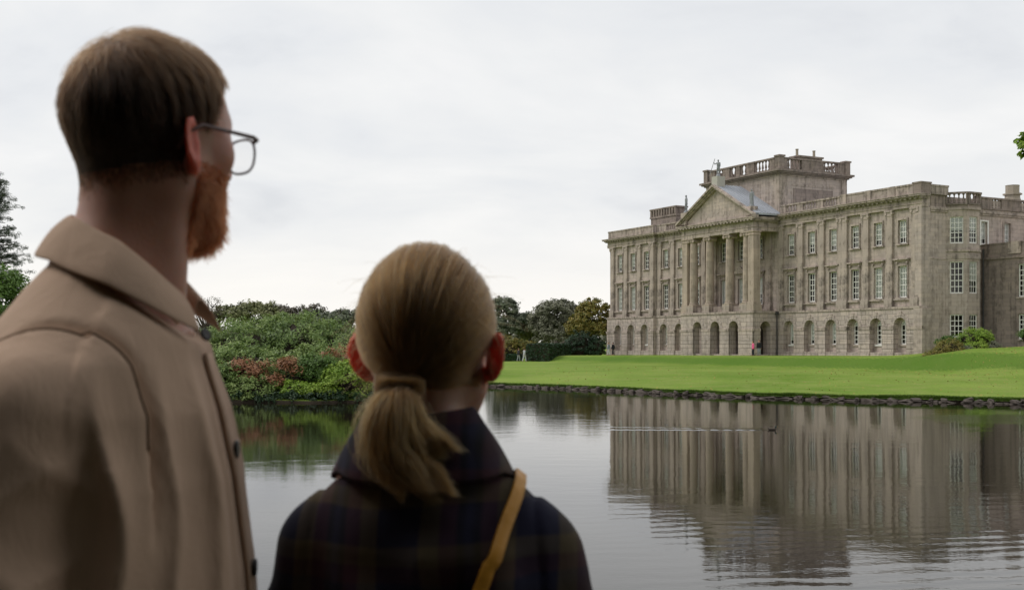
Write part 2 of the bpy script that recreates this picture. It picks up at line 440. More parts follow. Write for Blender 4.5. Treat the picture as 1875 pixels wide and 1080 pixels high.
WV = np.concatenate([[[LC[0], LC[1], 0]], np.stack([LC[0] + wr * np.cos(wa), LC[1] + wr * np.sin(wa), 0 * wa], -1)])
WF = np.stack([np.zeros(360, int), 1 + np.arange(360), 1 + (np.arange(360) + 1) % 360], -1)
water = np_mesh("water", WV, WF, M["water"])
tag(water, "still dark lake reflecting the stone house and the cloudy sky", "lake", kind="structure")

# ---- dark gravel added on the unseen near shore to cut green bounce light
m = plain("bounce_cut_gravel", (.10, .085, .068), .95, 0, .2, .35, 30.0, .4); M["walk"] = m
px_ = np.linspace(-14, 14, 60); py_ = np.linspace(-9, 5.0, 30)
PXg, PYg = np.meshgrid(px_, py_, indexing='ij'); PZg = H(PXg, PYg)[0] + .012
idx = np.arange(PXg.size).reshape(PXg.shape)
bounce_cut_ground = np_mesh("path", np.stack([PXg.ravel(), PYg.ravel(), PZg.ravel()], -1), np.stack([idx[:-1, :-1], idx[1:, :-1], idx[1:, 1:], idx[:-1, 1:]], -1).reshape(-1, 4), m, None, True)
tag(bounce_cut_ground, "unseen dark gravel ground added to cut green bounce light on the two people", "path", kind="structure")
# ================================================================ THE HOUSE  (local frame: x along the front, y into the house, z up from its base)
ZB = 1.45
house = empty("country_house", (HL.x, HL.y, ZB), math.atan2(HE.y, HE.x))
tag(house, "long grey-brown stone country house with columned portico across the lake", "house")
ZO = 1.8 - ZB            # the dimensions below are measured from z = 1.8
def Z(z): return z + ZO
def wall_panel(mb, x0, x1, z0, z1, yf, th, ops):
    """wall slab with rectangular / round-headed openings; ops = (xa, xb, za, zb, arch) zb = spring line for arches"""
    full = []
    for (a, b_, c_, d_, ar) in ops:
        full.append((a, b_, c_, d_ + ((b_ - a) / 2 if ar else 0)))
    xs = sorted(set([x0, x1] + [v for o in full for v in o[:2]])); zs = sorted(set([z0, z1] + [v for o in full for v in o[2:]]))
    for i in range(len(xs) - 1):
        j = 0
        while j < len(zs) - 1:
            mx_ = (xs[i] + xs[i + 1]) / 2
            def open_(jj):
                mz = (zs[jj] + zs[jj + 1]) / 2
                return any(o[0] < mx_ < o[1] and o[2] < mz < o[3] for o in full)
            if open_(j): j += 1; continue
            k = j
            while k + 1 < len(zs) - 1 and not open_(k + 1): k += 1
            xa, xb, za, zb = xs[i], xs[i + 1], zs[j], zs[k + 1]
            mb.add([(xa, yf, za), (xb, yf, za), (xb, yf, zb), (xa, yf, zb)], [(0, 1, 2, 3)])
            j = k + 1
    for (a, b_, c_, d_, ar) in ops:
        yb = yf + th
        if ar:
            r = (b_ - a) / 2; mx_ = (a + b_) / 2; n = 12
            arc = [(mx_ - r * math.cos(math.pi * k / n), d_ + r * math.sin(math.pi * k / n)) for k in range(n + 1)]
            for k in range(n):
                p, q = arc[k], arc[k + 1]
                mb.add([(p[0], yf, p[1]), (q[0], yf, q[1]), (q[0], yb, q[1]), (p[0], yb, p[1])], [(0, 1, 2, 3)])
                top = d_ + r
                mb.add([(p[0], yf, p[1]), (q[0], yf, q[1]), (q[0], yf, top), (p[0], yf, top)], [(0, 1, 2, 3)])
        else:
            mb.add([(a, yf, d_), (b_, yf, d_), (b_, yb, d_), (a, yb, d_)], [(0, 1, 2, 3)])
        mb.add([(a, yf, c_), (b_, yf, c_), (b_, yb, c_), (a, yb, c_)], [(0, 1, 2, 3)])
        mb.add([(a, yf, c_), (a, yf, d_), (a, yb, d_), (a, yb, c_)], [(0, 1, 2, 3)])
        mb.add([(b_, yf, c_), (b_, yf, d_), (b_, yb, d_), (b_, yb, c_)], [(0, 1, 2, 3)])
def raw(mb, name, mat, parent, smooth=False):
    me = bpy.data.meshes.new(name); me.from_pydata(mb.v, [], mb.f)
    return link_mesh(name, me, mat, parent, smooth)
_wcache = {}
def window(w, h, nx, nz, arch=False, blind=0.0, mid=True):
    """sash window meshes, origin at sill centre, facing -y"""
    key = (round(w, 2), round(h, 2), nx, nz, arch)
    if key not in _wcache:
        fw = 0.11; mb = MB(); r = w / 2
        mb.box(-w / 2, -w / 2 + fw, 0, 0.12, 0, h); mb.box(w / 2 - fw, w / 2, 0, 0.12, 0, h)
        mb.box(-w / 2 + fw, w / 2 - fw, 0, 0.12, 0, fw * 1.3)
        if not arch: mb.box(-w / 2 + fw, w / 2 - fw, 0, 0.12, h - fw, h)
        gb = 0.075
        for k in range(1, nx):
            x = -w / 2 + fw + (w - 2 * fw) * k / nx
            mb.box(x - gb / 2, x + gb / 2, 0.03, 0.085, fw * 1.3, h + (r * 0.85 if arch else -fw))
        for k in range(1, nz):
            z = fw + (h - 2 * fw) * k / nz
            g2 = 0.09 if (k == nz // 2 and mid) else gb
            mb.box(-w / 2 + fw, w / 2 - fw, 0.026, 0.089, z - g2 / 2, z + g2 / 2)
        if arch:
            n = 12
            for k in range(n):
                a0, a1 = math.pi * k / n, math.pi * (k + 1) / n
                P = [(rr * math.cos(a), h + rr * math.sin(a)) for a in (a0, a1) for rr in (r, r - fw)]
                mb.add([(P[0][0], 0, P[0][1]), (P[1][0], 0, P[1][1]), (P[3][0], 0, P[3][1]), (P[2][0], 0, P[2][1]),
                        (P[0][0], .12, P[0][1]), (P[1][0], .12, P[1][1]), (P[3][0], .12, P[3][1]), (P[2][0], .12, P[2][1])],
                       [(0, 1, 2, 3), (1, 5, 6, 2), (0, 3, 7, 4)])
            mb.box(-w / 2 + fw, w / 2 - fw, 0.026, 0.089, h - 0.03, h + 0.03)
        frame = mb.mesh("window")
        gm = MB()
        if arch:
            n = 12
            pts = [(-r + .02, 0.02)] + [(-(r - .02) * math.cos(math.pi * k / n), h + (r - .02) * math.sin(math.pi * k / n)) for k in range(n + 1)] + [(r - .02, 0.02)]
        else: pts = [(-r + .02, .02), (-r + .02, h - .02), (r - .02, h - .02), (r - .02, .02)]
        gm.add([(p[0], 0.05, p[1]) for p in pts], [tuple(range(len(pts)))])
        glass = bpy.data.meshes.new("glass"); glass.from_pydata(gm.v, [], [f[::-1] for f in gm.f])
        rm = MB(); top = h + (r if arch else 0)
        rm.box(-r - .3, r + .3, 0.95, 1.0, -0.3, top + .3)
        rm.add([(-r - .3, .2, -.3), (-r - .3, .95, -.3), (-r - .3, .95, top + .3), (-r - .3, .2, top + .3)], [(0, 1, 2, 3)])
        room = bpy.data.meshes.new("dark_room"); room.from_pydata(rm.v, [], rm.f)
        _wcache[key] = (frame, glass, room)
    return _wcache[key]
def put_window(x, y, z, w, h, nx, nz, arch=False, blind=0.0, rz=0.0, parent=None):
    fr_, gl_, rm_ = window(w, h, nx, nz, arch)
    o = link_mesh("window", fr_, M["white_paint"], parent or house); o.location = (x, y, z); o.rotation_euler = (0, 0, rz)
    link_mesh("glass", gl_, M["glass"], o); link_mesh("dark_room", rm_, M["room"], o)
    if blind > 0.02:
        mb = MB(); hb = h * blind; top = h + (w / 2 if arch else 0)
        mb.box(-w / 2 + .05, w / 2 - .05, 0.064, 0.075, top - hb, top - 0.03)
        mb.build("blind", M["blind"], o)
    return o
def cornice(mb, x0, x1, yf, z, prof, depth=1.2, e0=0.0, e1=0.0):
    """stacked mouldings: prof = [(height, projection)], front face at yf - projection; e0/e1 = extra end overhang factor"""
    zz = z
    for (h_, p_) in prof:
        mb.box(x0 - p_ * e0, x1 + p_ * e1, yf - p_, yf + depth, zz, zz + h_)
        zz += h_
    return zz
WIN_L = [2.65, 6.0, 9.35]; MID_L = [13.2, 16.65, 20.1]; CEN = 29.17
mir = lambda x: 2 * CEN - x
STEP = 11.35
XE = 58.33
Y0, Y1 = 0.0, 0.5                      # wall planes: pavilions, middle
B_TOP, F_BAND = 5.1, 5.9
WZ1, WH1, WW1 = 6.02, 3.3, 1.22
WZ2, WH2, WW2 = 11.62, 2.45, 1.15
ENT = 15.2
blinds1 = {0: .96, 1: .97, 2: .0, 3: .0, 4: .5, 5: .3, 6: .95, 7: .95, 8: .6, 9: .0, 10: .0, 11: .0, 12: .0, 13: .97, 14: .97}
blinds2 = {0: .75, 1: .7, 2: .2, 3: .6, 4: .5, 5: .4, 6: .0, 7: .0, 8: .0, 9: .55, 10: .6, 11: .7, 12: .3, 13: .72, 14: .7}
bays = [(x, Y0) for x in WIN_L] + [(x, Y1) for x in MID_L] + [(CEN - 3.45, Y1), (CEN, Y1), (CEN + 3.45, Y1)] + \
       [(mir(x), Y1) for x in reversed(MID_L)] + [(mir(x), Y0) for x in reversed(WIN_L)]
# ---- upper walls in three stretches
for (xa, xb, yf, sel) in ((0.0, STEP, Y0, range(0, 3)), (STEP, mir(STEP), Y1, range(3, 12)), (mir(STEP), XE, Y0, range(12, 15))):
    mb = MB(); ops = []
    for i in sel:
        x = bays[i][0]
        ops += [(x - WW1 / 2, x + WW1 / 2, Z(WZ1), Z(WZ1 + WH1), False), (x - WW2 / 2, x + WW2 / 2, Z(WZ2), Z(WZ2 + WH2), False)]
    wall_panel(mb, xa, xb, Z(B_TOP), Z(ENT), yf, 0.32, ops)
    if yf == Y0 and xa == 0.0:                       # return of the pavilion where the front steps back
        mb.add([(xb, Y0, Z(B_TOP)), (xb, Y1 + .02, Z(B_TOP)), (xb, Y1 + .02, Z(ENT)), (xb, Y0, Z(ENT))], [(0, 1, 2, 3)])
        mb.add([(xa, Y0, Z(B_TOP)), (xa, 14, Z(B_TOP)), (xa, 14, Z(ENT)), (xa, Y0, Z(ENT))], [(0, 1, 2, 3)])
    raw(mb, "front_wall", M["stone"], house)
    for i in sel:
        x = bays[i][0]
        put_window(x, yf + 0.2, Z(WZ1), WW1, WH1, 3, 5 if i not in (13, 14, 0, 1) else 5, False, blinds1[i])
        put_window(x, yf + 0.2, Z(WZ2), WW2, WH2, 3, 4, False, blinds2[i])
# window surrounds, sills, hoods
def surround_mesh(w, h, hood):
    mb = MB(); t_ = 0.2
    mb.box(-w / 2 - t_, -w / 2, -0.09, 0.05, 0, h); mb.box(w / 2, w / 2 + t_, -0.09, 0.05, 0, h)
    mb.box(-w / 2 - t_, w / 2 + t_, -0.09, 0.05, h, h + t_)
    mb.box(-w / 2 - t_ - .06, w / 2 + t_ + .06, -0.2, 0.05, -0.16, 0)
    if hood == 1:
        mb.box(-w / 2 - t_ - .1, w / 2 + t_ + .1, -0.10, 0.04, h + .45, h + .62)
        mb.box(-w / 2 - t_ - .28, w / 2 + t_ + .28, -0.34, 0.04, h + .62, h + .76)
        for s in (-1, 1): mb.box(s * (w / 2 + .08) - .1, s * (w / 2 + .08) + .1, -0.22, 0.04, h + .22, h + .45)
    if hood == 2:
        mb.box(-w / 2 - t_ - .28, w / 2 + t_ + .28, -0.34, 0.04, h + .62, h + .76)
        W = w / 2 + t_ + .3
        mb.prism([(-W, h + .76), (W, h + .76), (W, h + .88), (0, h + 1.5), (-W, h + .88)], 'y', -0.34, 0.04)
    return mb.mesh("window_surround")
s1, s1p, s2 = surround_mesh(WW1, WH1, 1), surround_mesh(WW1, WH1, 2), surround_mesh(WW2, WH2, 0)
for i, (x, yf) in enumerate(bays):
    o = link_mesh("window_surround", s1p if i == 7 else s1, M["trim"], house); o.location = (x, yf, Z(WZ1))
    o = link_mesh("window_surround", s2, M["trim"], house); o.location = (x, yf, Z(WZ2))
# ---- basement (rusticated, round-headed niches)
BP = 0.38                                # projection of the basement
AW, ASP = 1.72, 3.1
for (xa, xb, yf, sel) in ((-0.25, STEP + 0.12, Y0 - BP, range(0, 3)), (STEP + 0.12, 22.15, Y1 - BP, range(3, 6)), (36.2, mir(STEP) - .12, Y1 - BP, range(9, 12)), (mir(STEP) - .12, XE + .2, Y0 - BP, range(12, 15))):
    mb = MB(); ops = [(bays[i][0] - AW / 2, bays[i][0] + AW / 2, Z(0.32), Z(ASP), True) for i in sel]
    wall_panel(mb, xa, xb, Z(-1.5), Z(B_TOP), yf, 0.62, ops)
    if yf < Y1 - BP and xa < 0: mb.add([(xb, yf, Z(-1.5)), (xb, yf + .5, Z(-1.5)), (xb, yf + .5, Z(B_TOP)), (xb, yf, Z(B_TOP))], [(0, 1, 2, 3)])
    if xa < 0: mb.add([(xa, yf, Z(-1.5)), (xa, 14, Z(-1.5)), (xa, 14, Z(B_TOP)), (xa, yf, Z(B_TOP))], [(0, 1, 2, 3)])
    if xb > XE: mb.add([(xb, yf, Z(-1.5)), (xb, .62, Z(-1.5)), (xb, .62, Z(B_TOP)), (xb, yf, Z(B_TOP))], [(0, 1, 2, 3)])
    raw(mb, "basement_wall", M["rustic"], house)
    for i in sel:
        x = bays[i][0]
        mb = MB(); ww, wz, wh = 0.98, 1.15, 2.05
        wall_panel(mb, x - AW / 2 - .1, x + AW / 2 + .1, Z(0.2), Z(4.2), yf + 0.6, 0.25, [(x - ww / 2, x + ww / 2, Z(wz), Z(wz + wh), True)])
        raw(mb, "niche", M["stone"], house)
        put_window(x, yf + 0.72, Z(wz), ww, wh, 2, 4, True, (.95 if i in (9, 10, 11, 1) else (.8 if i in (0, 3) else .25)))
        mb = MB(); mb.box(x - ww / 2 - .15, x + ww / 2 + .15, yf + .48, yf + .66, Z(wz - .16), Z(wz)); mb.build("window_sill", M["white_paint"] if i in (2, 9, 13) else M["trim"], house)
        # voussoir ring with keystone, each stone its own part
        nv = 9
        for k in range(nv):
            a0, a1 = math.pi * (k + .04) / nv, math.pi * (k + .96) / nv
            key = (k == nv // 2); r0, r1 = AW / 2, AW / 2 + (.62 if key else .44)
            mb = MB()
            poly = [(r0 * math.cos(a0), r0 * math.sin(a0)), (r1 * math.cos(a0), r1 * math.sin(a0)), (r1 * math.cos(a1), r1 * math.sin(a1)), (r0 * math.cos(a1), r0 * math.sin(a1))]
            kk = ("vous", k)
            if kk not in _wcache:
                mb.prism(poly, 'y', -0.05 - (.05 if key else 0), 0.1); _wcache[kk] = mb.mesh("voussoir")
            o = link_mesh("voussoir", _wcache[kk], M["rustic"], house); o.location = (x, yf, Z(ASP))
# impost string and plinth, cut by the niches
def string(z0, z1, pr, name, mat, cut=AW / 2):
    for (xa, xb, yf, sel) in ((-0.25, STEP + .12, Y0 - BP, range(0, 3)), (STEP + .12, 22.15, Y1 - BP, range(3, 6)), (36.2, mir(STEP) - .12, Y1 - BP, range(9, 12)), (mir(STEP) - .12, XE + .2, Y0 - BP, range(12, 15))):
        mb = MB(); edges = [xa] + [v for i in sel for v in (bays[i][0] - cut, bays[i][0] + cut)] + [xb]
        for k in range(0, len(edges), 2):
            mb.box(edges[k] - (pr if edges[k] == -0.25 else 0), edges[k + 1] + (pr if edges[k + 1] in (STEP + .12, XE + .2) else 0), yf - pr, yf + .3, Z(z0), Z(z1))
            mb.build(name, mat, house); mb = MB()
string(2.72, 3.08, 0.12, "impost_band", M["trim"])
string(-1.5, 0.32, 0.10, "plinth", M["rustic"])
# rusticated courses, proud of the joints: each course of a pier is one stone band
for (xa, xb, yf, sel) in ((-0.25, STEP + .12, Y0 - BP, range(0, 3)), (STEP + .12, 22.15, Y1 - BP, range(3, 6)), (36.2, mir(STEP) - .12, Y1 - BP, range(9, 12)), (mir(STEP) - .12, XE + .2, Y0 - BP, range(12, 15))):
    edges = [xa] + [v for i in sel for v in (bays[i][0] - AW / 2, bays[i][0] + AW / 2)] + [xb]
    zs = [0.36 + .395 * k for k in range(6)]
    for k in range(0, len(edges), 2):
        for z in zs:
            if edges[k + 1] - edges[k] < .3: continue
            mb = MB(); mb.box(edges[k], edges[k + 1], yf - .05, yf + .1, Z(z), Z(z + .36)); mb.build("stone_course", M["rustic"], house)
# ---- first-floor band, pedestals, pilasters
for (xa, xb, yf) in ((-0.1, STEP, Y0), (STEP, 22.1, Y1), (36.25, mir(STEP), Y1), (mir(STEP), XE + .05, Y0)):
    mb = MB()
    mb.box(xa, xb + (.03 if xb == STEP else 0), yf - .48, yf + .25, Z(B_TOP - .24), Z(B_TOP)); mb.box(xa + .02, xb, yf - .22, yf + .25, Z(F_BAND - .14), Z(F_BAND + .02))
    mb.build("string_course", M["trim"], house)
def pilaster_mesh():
    w = .86; mb = MB()
    mb.box(-w / 2 - .12, w / 2 + .12, -.40, .05, 0, F_BAND - B_TOP)
    z = F_BAND - B_TOP
    mb.box(-w / 2 - .1, w / 2 + .1, -.36, .05, z, z + .16); mb.box(-w / 2 - .05, w / 2 + .05, -.31, .05, z + .16, z + .34)
    mb.box(-w / 2, w / 2, -.26, .05, z + .34, ENT - B_TOP - .62)
    t_ = ENT - B_TOP
    mb.box(-w / 2 - .05, w / 2 + .05, -.30, .05, t_ - .62, t_ - .5)
    mb.box(-w / 2 - .02, w / 2 + .02, -.28, .05, t_ - .5, t_ - .18)
    mb.box(-w / 2 - .14, w / 2 + .14, -.38, .05, t_ - .18, t_)
    for s in (-1, 1):
        mb.prism([(s * (w / 2 - .02) + .17 * math.cos(a), t_ - .34 + .17 * math.sin(a)) for a in [k * math.pi / 4 for k in range(8)]], 'y', -.36, .04)
    return mb.mesh("pilaster")
pil = pilaster_mesh()
for x in (0.85, 4.32, 7.68, 10.85): 
    for xx in (x, mir(x)):
        o = link_mesh("pilaster", pil, M["trim"], house); o.location = (xx, Y0, Z(B_TOP))
for x in (11.9, 14.93, 18.38, 21.75):
    for xx in (x, mir(x)):
        o = link_mesh("pilaster", pil, M["trim"], house); o.location = (xx, Y1, Z(B_TOP))
for x in (CEN - 5.2, CEN - 1.75, CEN + 1.75, CEN + 5.2):
    o = link_mesh("pilaster", pil, M["trim"], house); o.location = (x, Y1, Z(B_TOP))
# corner pier at the right-hand end
mb = MB(); mb.box(XE - .78, XE + .10, -.30, .95, Z(B_TOP), Z(ENT)); mb.box(XE - .80, XE + .32, -.46, .97, Z(-1.5), Z(B_TOP - .24)); mb.build("corner_pier", M["stone"], house)
# ---- entablature and cornice
ENTP = [(.30, .30), (.08, .36), (.46, .28), (.10, .46), (.12, .66), (.16, .86), (.08, .92)]
for (xa, xb, yf, e0, e1) in ((0, STEP, Y0, 1, 1), (STEP, 22.3, Y1, 0, 0), (36.1, mir(STEP), Y1, 0, 0), (mir(STEP), XE, Y0, 0, .55)):
    mb = MB(); ztop = cornice(mb, xa, xb, yf, Z(ENT), ENTP, 0.6, e0, e1); mb.build("entablature", M["trim"], house)
den = MB(); den.box(-.13, .13, -.60, 0, 0, .16); den = den.mesh("modillion")
for (xa, xb, yf) in ((-.3, STEP + .3, Y0), (STEP + .4, 22.1, Y1), (36.4, mir(STEP) - .2, Y1), (mir(STEP) - .1, XE + .2, Y0)):
    n = int((xb - xa) / .62)
    for k in range(n + 1):
        o = link_mesh("modillion", den, M["trim"], house); o.location = (xa + (xb - xa) * k / n, yf, Z(ENT + .80))
# ---- parapets and balustrades
PZ = ENT + 1.30
def baluster_mesh(h, r=.13):
    mb = MB(); mb.lathe(0, 0, [(r * .9, 0), (r * .9, .08 * h), (r * .45, .12 * h), (r, .32 * h), (r * .8, .45 * h), (r * .42, .75 * h), (r * .8, .9 * h), (r * .9, .92 * h), (r * .9, h)], 8)
    return mb.mesh("baluster")
BAL = baluster_mesh(.66)
def balustrade(x0, y0, x1, y1, z, h, open_runs, th=.36, name="parapet", mat=None, n_per_m=2.3, bal=None, inset=.30):
    """solid parapet from (x0,y0) to (x1,y1); open_runs = list of (s0, s1) in metres filled with balusters"""
    L_ = math.hypot(x1 - x0, y1 - y0); rz = math.atan2(y1 - y0, x1 - x0); mat = mat or M["trim"]
    e_ = empty(name, (x0, y0, z), rz, house)
    mb = MB(); mb.box(0, L_, -th / 2, th / 2, 0, .18); mb.box(-.03, L_ + .03, -th / 2 - .06, th / 2 + .06, h - .18, h)
    cuts = [0] + [v for r_ in open_runs for v in r_] + [L_]
    for k in range(0, len(cuts), 2):
        if cuts[k + 1] - cuts[k] > .02: mb.box(cuts[k], cuts[k + 1], -th / 2 + .003, th / 2 - .003, .18, h - .18)
    mb.build("rail", mat, e_)
    bal = bal or baluster_mesh(h - .36)
    for (a, b_) in open_runs:
        n = max(2, int((b_ - a) * n_per_m))
        for k in range(n):
            o = link_mesh("baluster", bal, mat, e_, True); o.location = (a + (b_ - a) * (k + .5) / n, 0, .18)
    return e_
balustrade(0, -.15, STEP, -.15, Z(PZ), 1.12, [])
balustrade(STEP, .35, 22.0, .35, Z(PZ), 1.12, [(2.4, 4.6), (5.6, 8.0)])
balustrade(36.6, .35, mir(STEP), .35, Z(PZ), 1.12, [(1.0, 3.0), (3.9, 6.2), (7.2, 9.4)])
balustrade(mir(STEP), -.15, XE - .6, -.15, Z(PZ), 1.12, [])
balustrade(XE + .1, .95, XE + .1, 3.4, Z(PZ), 1.0, [])
for x in (mir(STEP) + .3, mir(STEP) + 3.9, mir(STEP) + 7.3):
    mb = MB(); mb.box(x, x + .7, -.42, .12, Z(PZ), Z(PZ + 1.13)); mb.build("parapet_pier", M["trim"], house)
mb = MB(); mb.box(XE - .85, XE + .25, -.5, .95, Z(PZ - .02), Z(PZ + 1.06)); mb.box(XE - .9, XE + .3, -.56, 1.0, Z(PZ + 1.06), Z(PZ + 1.22)); mb.build("corner_block", M["dark_stone"], house)
# flat lead roof behind the parapets
mb = MB(); mb.box(0.3, XE - .2, .9, 14, Z(PZ - .9), Z(PZ - .3)); mb.build("roof", M["lead"], house)
# ---- portico
PX0, PX1, PYF = 22.15, 36.2, -3.6
mb = MB(); arcs = [(CEN + d - .9, CEN + d + .9, Z(-1.5), Z(3.1), True) for d in (-3.55, 0, 3.55)]
wall_panel(mb, PX0, PX1, Z(-1.5), Z(B_TOP), PYF, 1.0, arcs)
raw(mb, "portico_base", M["rustic"], house)
def side_wall(x, thx, flip):
    """side wall of the portico base with one arch, built facing +x"""
    mb = MB(); tmp = MB()
    wall_panel(tmp, -3.6, .15, Z(-1.5), Z(B_TOP), 0, 0.9, [(-2.45, -.85, Z(-1.5), Z(3.1), True)])
    vs = [(x + (-p[1] if flip else p[1]), p[0], p[2]) for p in tmp.v]
    mb.v = vs; mb.f = tmp.f
    return raw(mb, "portico_base", M["rustic"], house)
side_wall(PX1, .9, True); side_wall(PX0, .9, False)
mb = MB(); wall_panel(mb, PX0, PX1, Z(-1.5), Z(B_TOP), Y1 - .2, .5, [(CEN + d - .75, CEN + d + .75, Z(-1.0), Z(2.6), True) for d in (-3.55, 0, 3.55)]); raw(mb, "loggia_wall", M["rustic"], house)
mb = MB(); mb.box(PX0 + .3, PX1 - .3, PYF + .3, Y1 - .25, Z(-1.5), Z(-.02)); mb.build("loggia_floor", M["rustic"], house)
mb = MB(); mb.box(PX0 + .01, PX1 - .01, PYF + .01, Y1, Z(4.75), Z(B_TOP)); mb.build("loggia_vault", M["stone"], house)
for d in (-3.55, 0, 3.55):
    mb = MB(); mb.box(CEN + d - .75, CEN + d + .75, Y1 + .25, Y1 + .31, Z(-1.0), Z(3.4)); mb.build("door", plain("door_brown", (.05, .035, .028), .6), house)
# portico bands
mb = MB()
for (z0, z1, pr) in ((2.74, 3.06, .11), (B_TOP - .24, B_TOP, .12)):
    if z0 < 3:
        cuts = [PX0] + [v for a in arcs for v in a[:2]] + [PX1]
        for k in range(0, 8, 2): mb.box(cuts[k] - (pr if k == 0 else 0), cuts[k + 1] + (pr if k == 6 else 0), PYF - pr, PYF + .3, Z(z0), Z(z1))
        mb.box(PX1 - .1, PX1 + pr, PYF + .3, -2.45, Z(z0), Z(z1)); mb.box(PX1 - .1, PX1 + pr, -.85, .1, Z(z0), Z(z1))
    else:
        mb.box(PX0 - pr, PX1 + pr, PYF - pr, Y1 - .3, Z(z0), Z(z1 + .03))
mb.build("portico_band", M["trim"], house)
for zc_ in [0.0 + .395 * k for k in range(7)]:
    if zc_ + .36 > 2.74: continue
    cuts = [PX0] + [v for a in arcs for v in a[:2]] + [PX1]
    for k in range(0, 8, 2):
        mb = MB(); mb.box(cuts[k], cuts[k + 1], PYF - .05, PYF + .2, Z(zc_), Z(zc_ + .36)); mb.build("stone_course", M["rustic"], house)
    mb = MB(); mb.box(PX1 - .2, PX1 + .05, PYF + .2, -2.45, Z(zc_), Z(zc_ + .36)); mb.build("stone_course", M["rustic"], house)
for d in (-3.55, 0, 3.55):
    nv = 9
    for k in range(nv):
        a0, a1 = math.pi * (k + .04) / nv, math.pi * (k + .96) / nv
        kk = ("pv", k)
        if kk not in _wcache:
            mb = MB(); r0, r1 = .9, 1.42 + (.2 if k == 4 else 0)
            mb.prism([(r0 * math.cos(a0), r0 * math.sin(a0)), (r1 * math.cos(a0), r1 * math.sin(a0)), (r1 * math.cos(a1), r1 * math.sin(a1)), (r0 * math.cos(a1), r0 * math.sin(a1))], 'y', -.05, .1)
            _wcache[kk] = mb.mesh("voussoir")
        o = link_mesh("voussoir", _wcache[kk], M["rustic"], house); o.location = (CEN + d, PYF, Z(3.1))
# pedestals, dado, columns
PENT = 14.55
cols = [CEN + d for d in (-5.2, -1.95, 1.95, 5.2)]
CYL = PYF + .72
mb = MB()
mb.box(PX0 + .35, PX1 - .35, CYL - .12, CYL + .12, Z(B_TOP), Z(F_BAND - .1)); mb.build("portico_dado", M["dark_stone"], house)
for x in cols:
    ce = empty("column", (x, CYL, Z(B_TOP)), 0, house)
    mb = MB(); mb.box(-.68, .68, -.68, .68, .03, F_BAND - B_TOP); mb.build("pedestal", M["trim"], ce)
    mb = MB(); z = F_BAND - B_TOP
    mb.box(-.66, .66, -.66, .66, z, z + .18)
    mb.lathe(0, 0, [(.64, z + .18), (.66, z + .26), (.62, z + .34), (.56, z + .38), (.60, z + .46), (.55, z + .52)], 24); mb.build("base", M["column_stone"], ce, False)
    mb = MB(); h_ = PENT - B_TOP
    prof = [(.53 - .08 * max(0, (k - 3) / 9.0) ** 1.3, z + .5 + (h_ - .55 - z - .5) * k / 12.0) for k in range(13)]
    mb.lathe(0, 0, prof, 24, False); mb.build("shaft", M["column_stone"], ce, True)
    mb = MB(); mb.lathe(0, 0, [(.46, h_ - .58), (.56, h_ - .42), (.56, h_ - .2)], 20); mb.box(-.62, .62, -.62, .62, h_ - .16, h_)
    for s in (-1, 1):
        mb.prism([(s * .52 + .21 * math.cos(a), h_ - .36 + .21 * math.sin(a)) for a in [k * math.pi / 5 for k in range(10)]], 'y', -.58, .58)
    mb.build("capital", M["column_stone"], ce)
for x in (PX0 + .55, PX1 - .55):
    mb = MB(); mb.box(x - .5, x + .5, PYF + .18, PYF + 1.18, Z(F_BAND + .3), Z(PENT - .5))
    mb.box(x - .64, x + .64, PYF + .04, PYF + 1.32, Z(B_TOP + .03), Z(F_BAND)); mb.box(x - .58, x + .58, PYF + .1, PYF + 1.26, Z(F_BAND), Z(F_BAND + .3))
    mb.box(x - .56, x + .56, PYF + .12, PYF + 1.24, Z(PENT - .5), Z(PENT - .38)); mb.box(x - .53, x + .53, PYF + .15, PYF + 1.21, Z(PENT - .38), Z(PENT - .15)); mb.box(x - .62, x + .62, PYF + .06, PYF + 1.3, Z(PENT - .15), Z(PENT))
    mb.build("corner_pier", M["column_stone"], house)
mb = MB()
PP = [(.42, .0), (.06, .06), (.60, -.03), (.10, .16), (.14, .36), (.18, .52), (.12, .58)]
zz = Z(PENT)
for (h_, p_) in PP:
    mb.box(PX0 + .05 - p_, PX1 - .05 + p_, PYF + .12 - p_, PYF + 1.25, zz, zz + h_)
    mb.box(PX1 - 1.15, PX1 - .05 + p_, PYF + 1.25, Y1 - .3, zz, zz + h_); mb.box(PX0 + .05 - p_, PX0 + 1.15, PYF + 1.25, Y1 - .3, zz, zz + h_)
    zz += h_
PTOP = zz
mb.build("entablature", M["trim"], house)
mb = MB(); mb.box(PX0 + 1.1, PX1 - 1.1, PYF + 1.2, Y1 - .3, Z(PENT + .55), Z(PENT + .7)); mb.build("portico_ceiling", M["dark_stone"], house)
for k in range(24):
    o = link_mesh("modillion", den, M["trim"], house); o.location = (PX0 - .2 + (PX1 - PX0 + .4) * k / 23, PYF + .22, PTOP - .46)
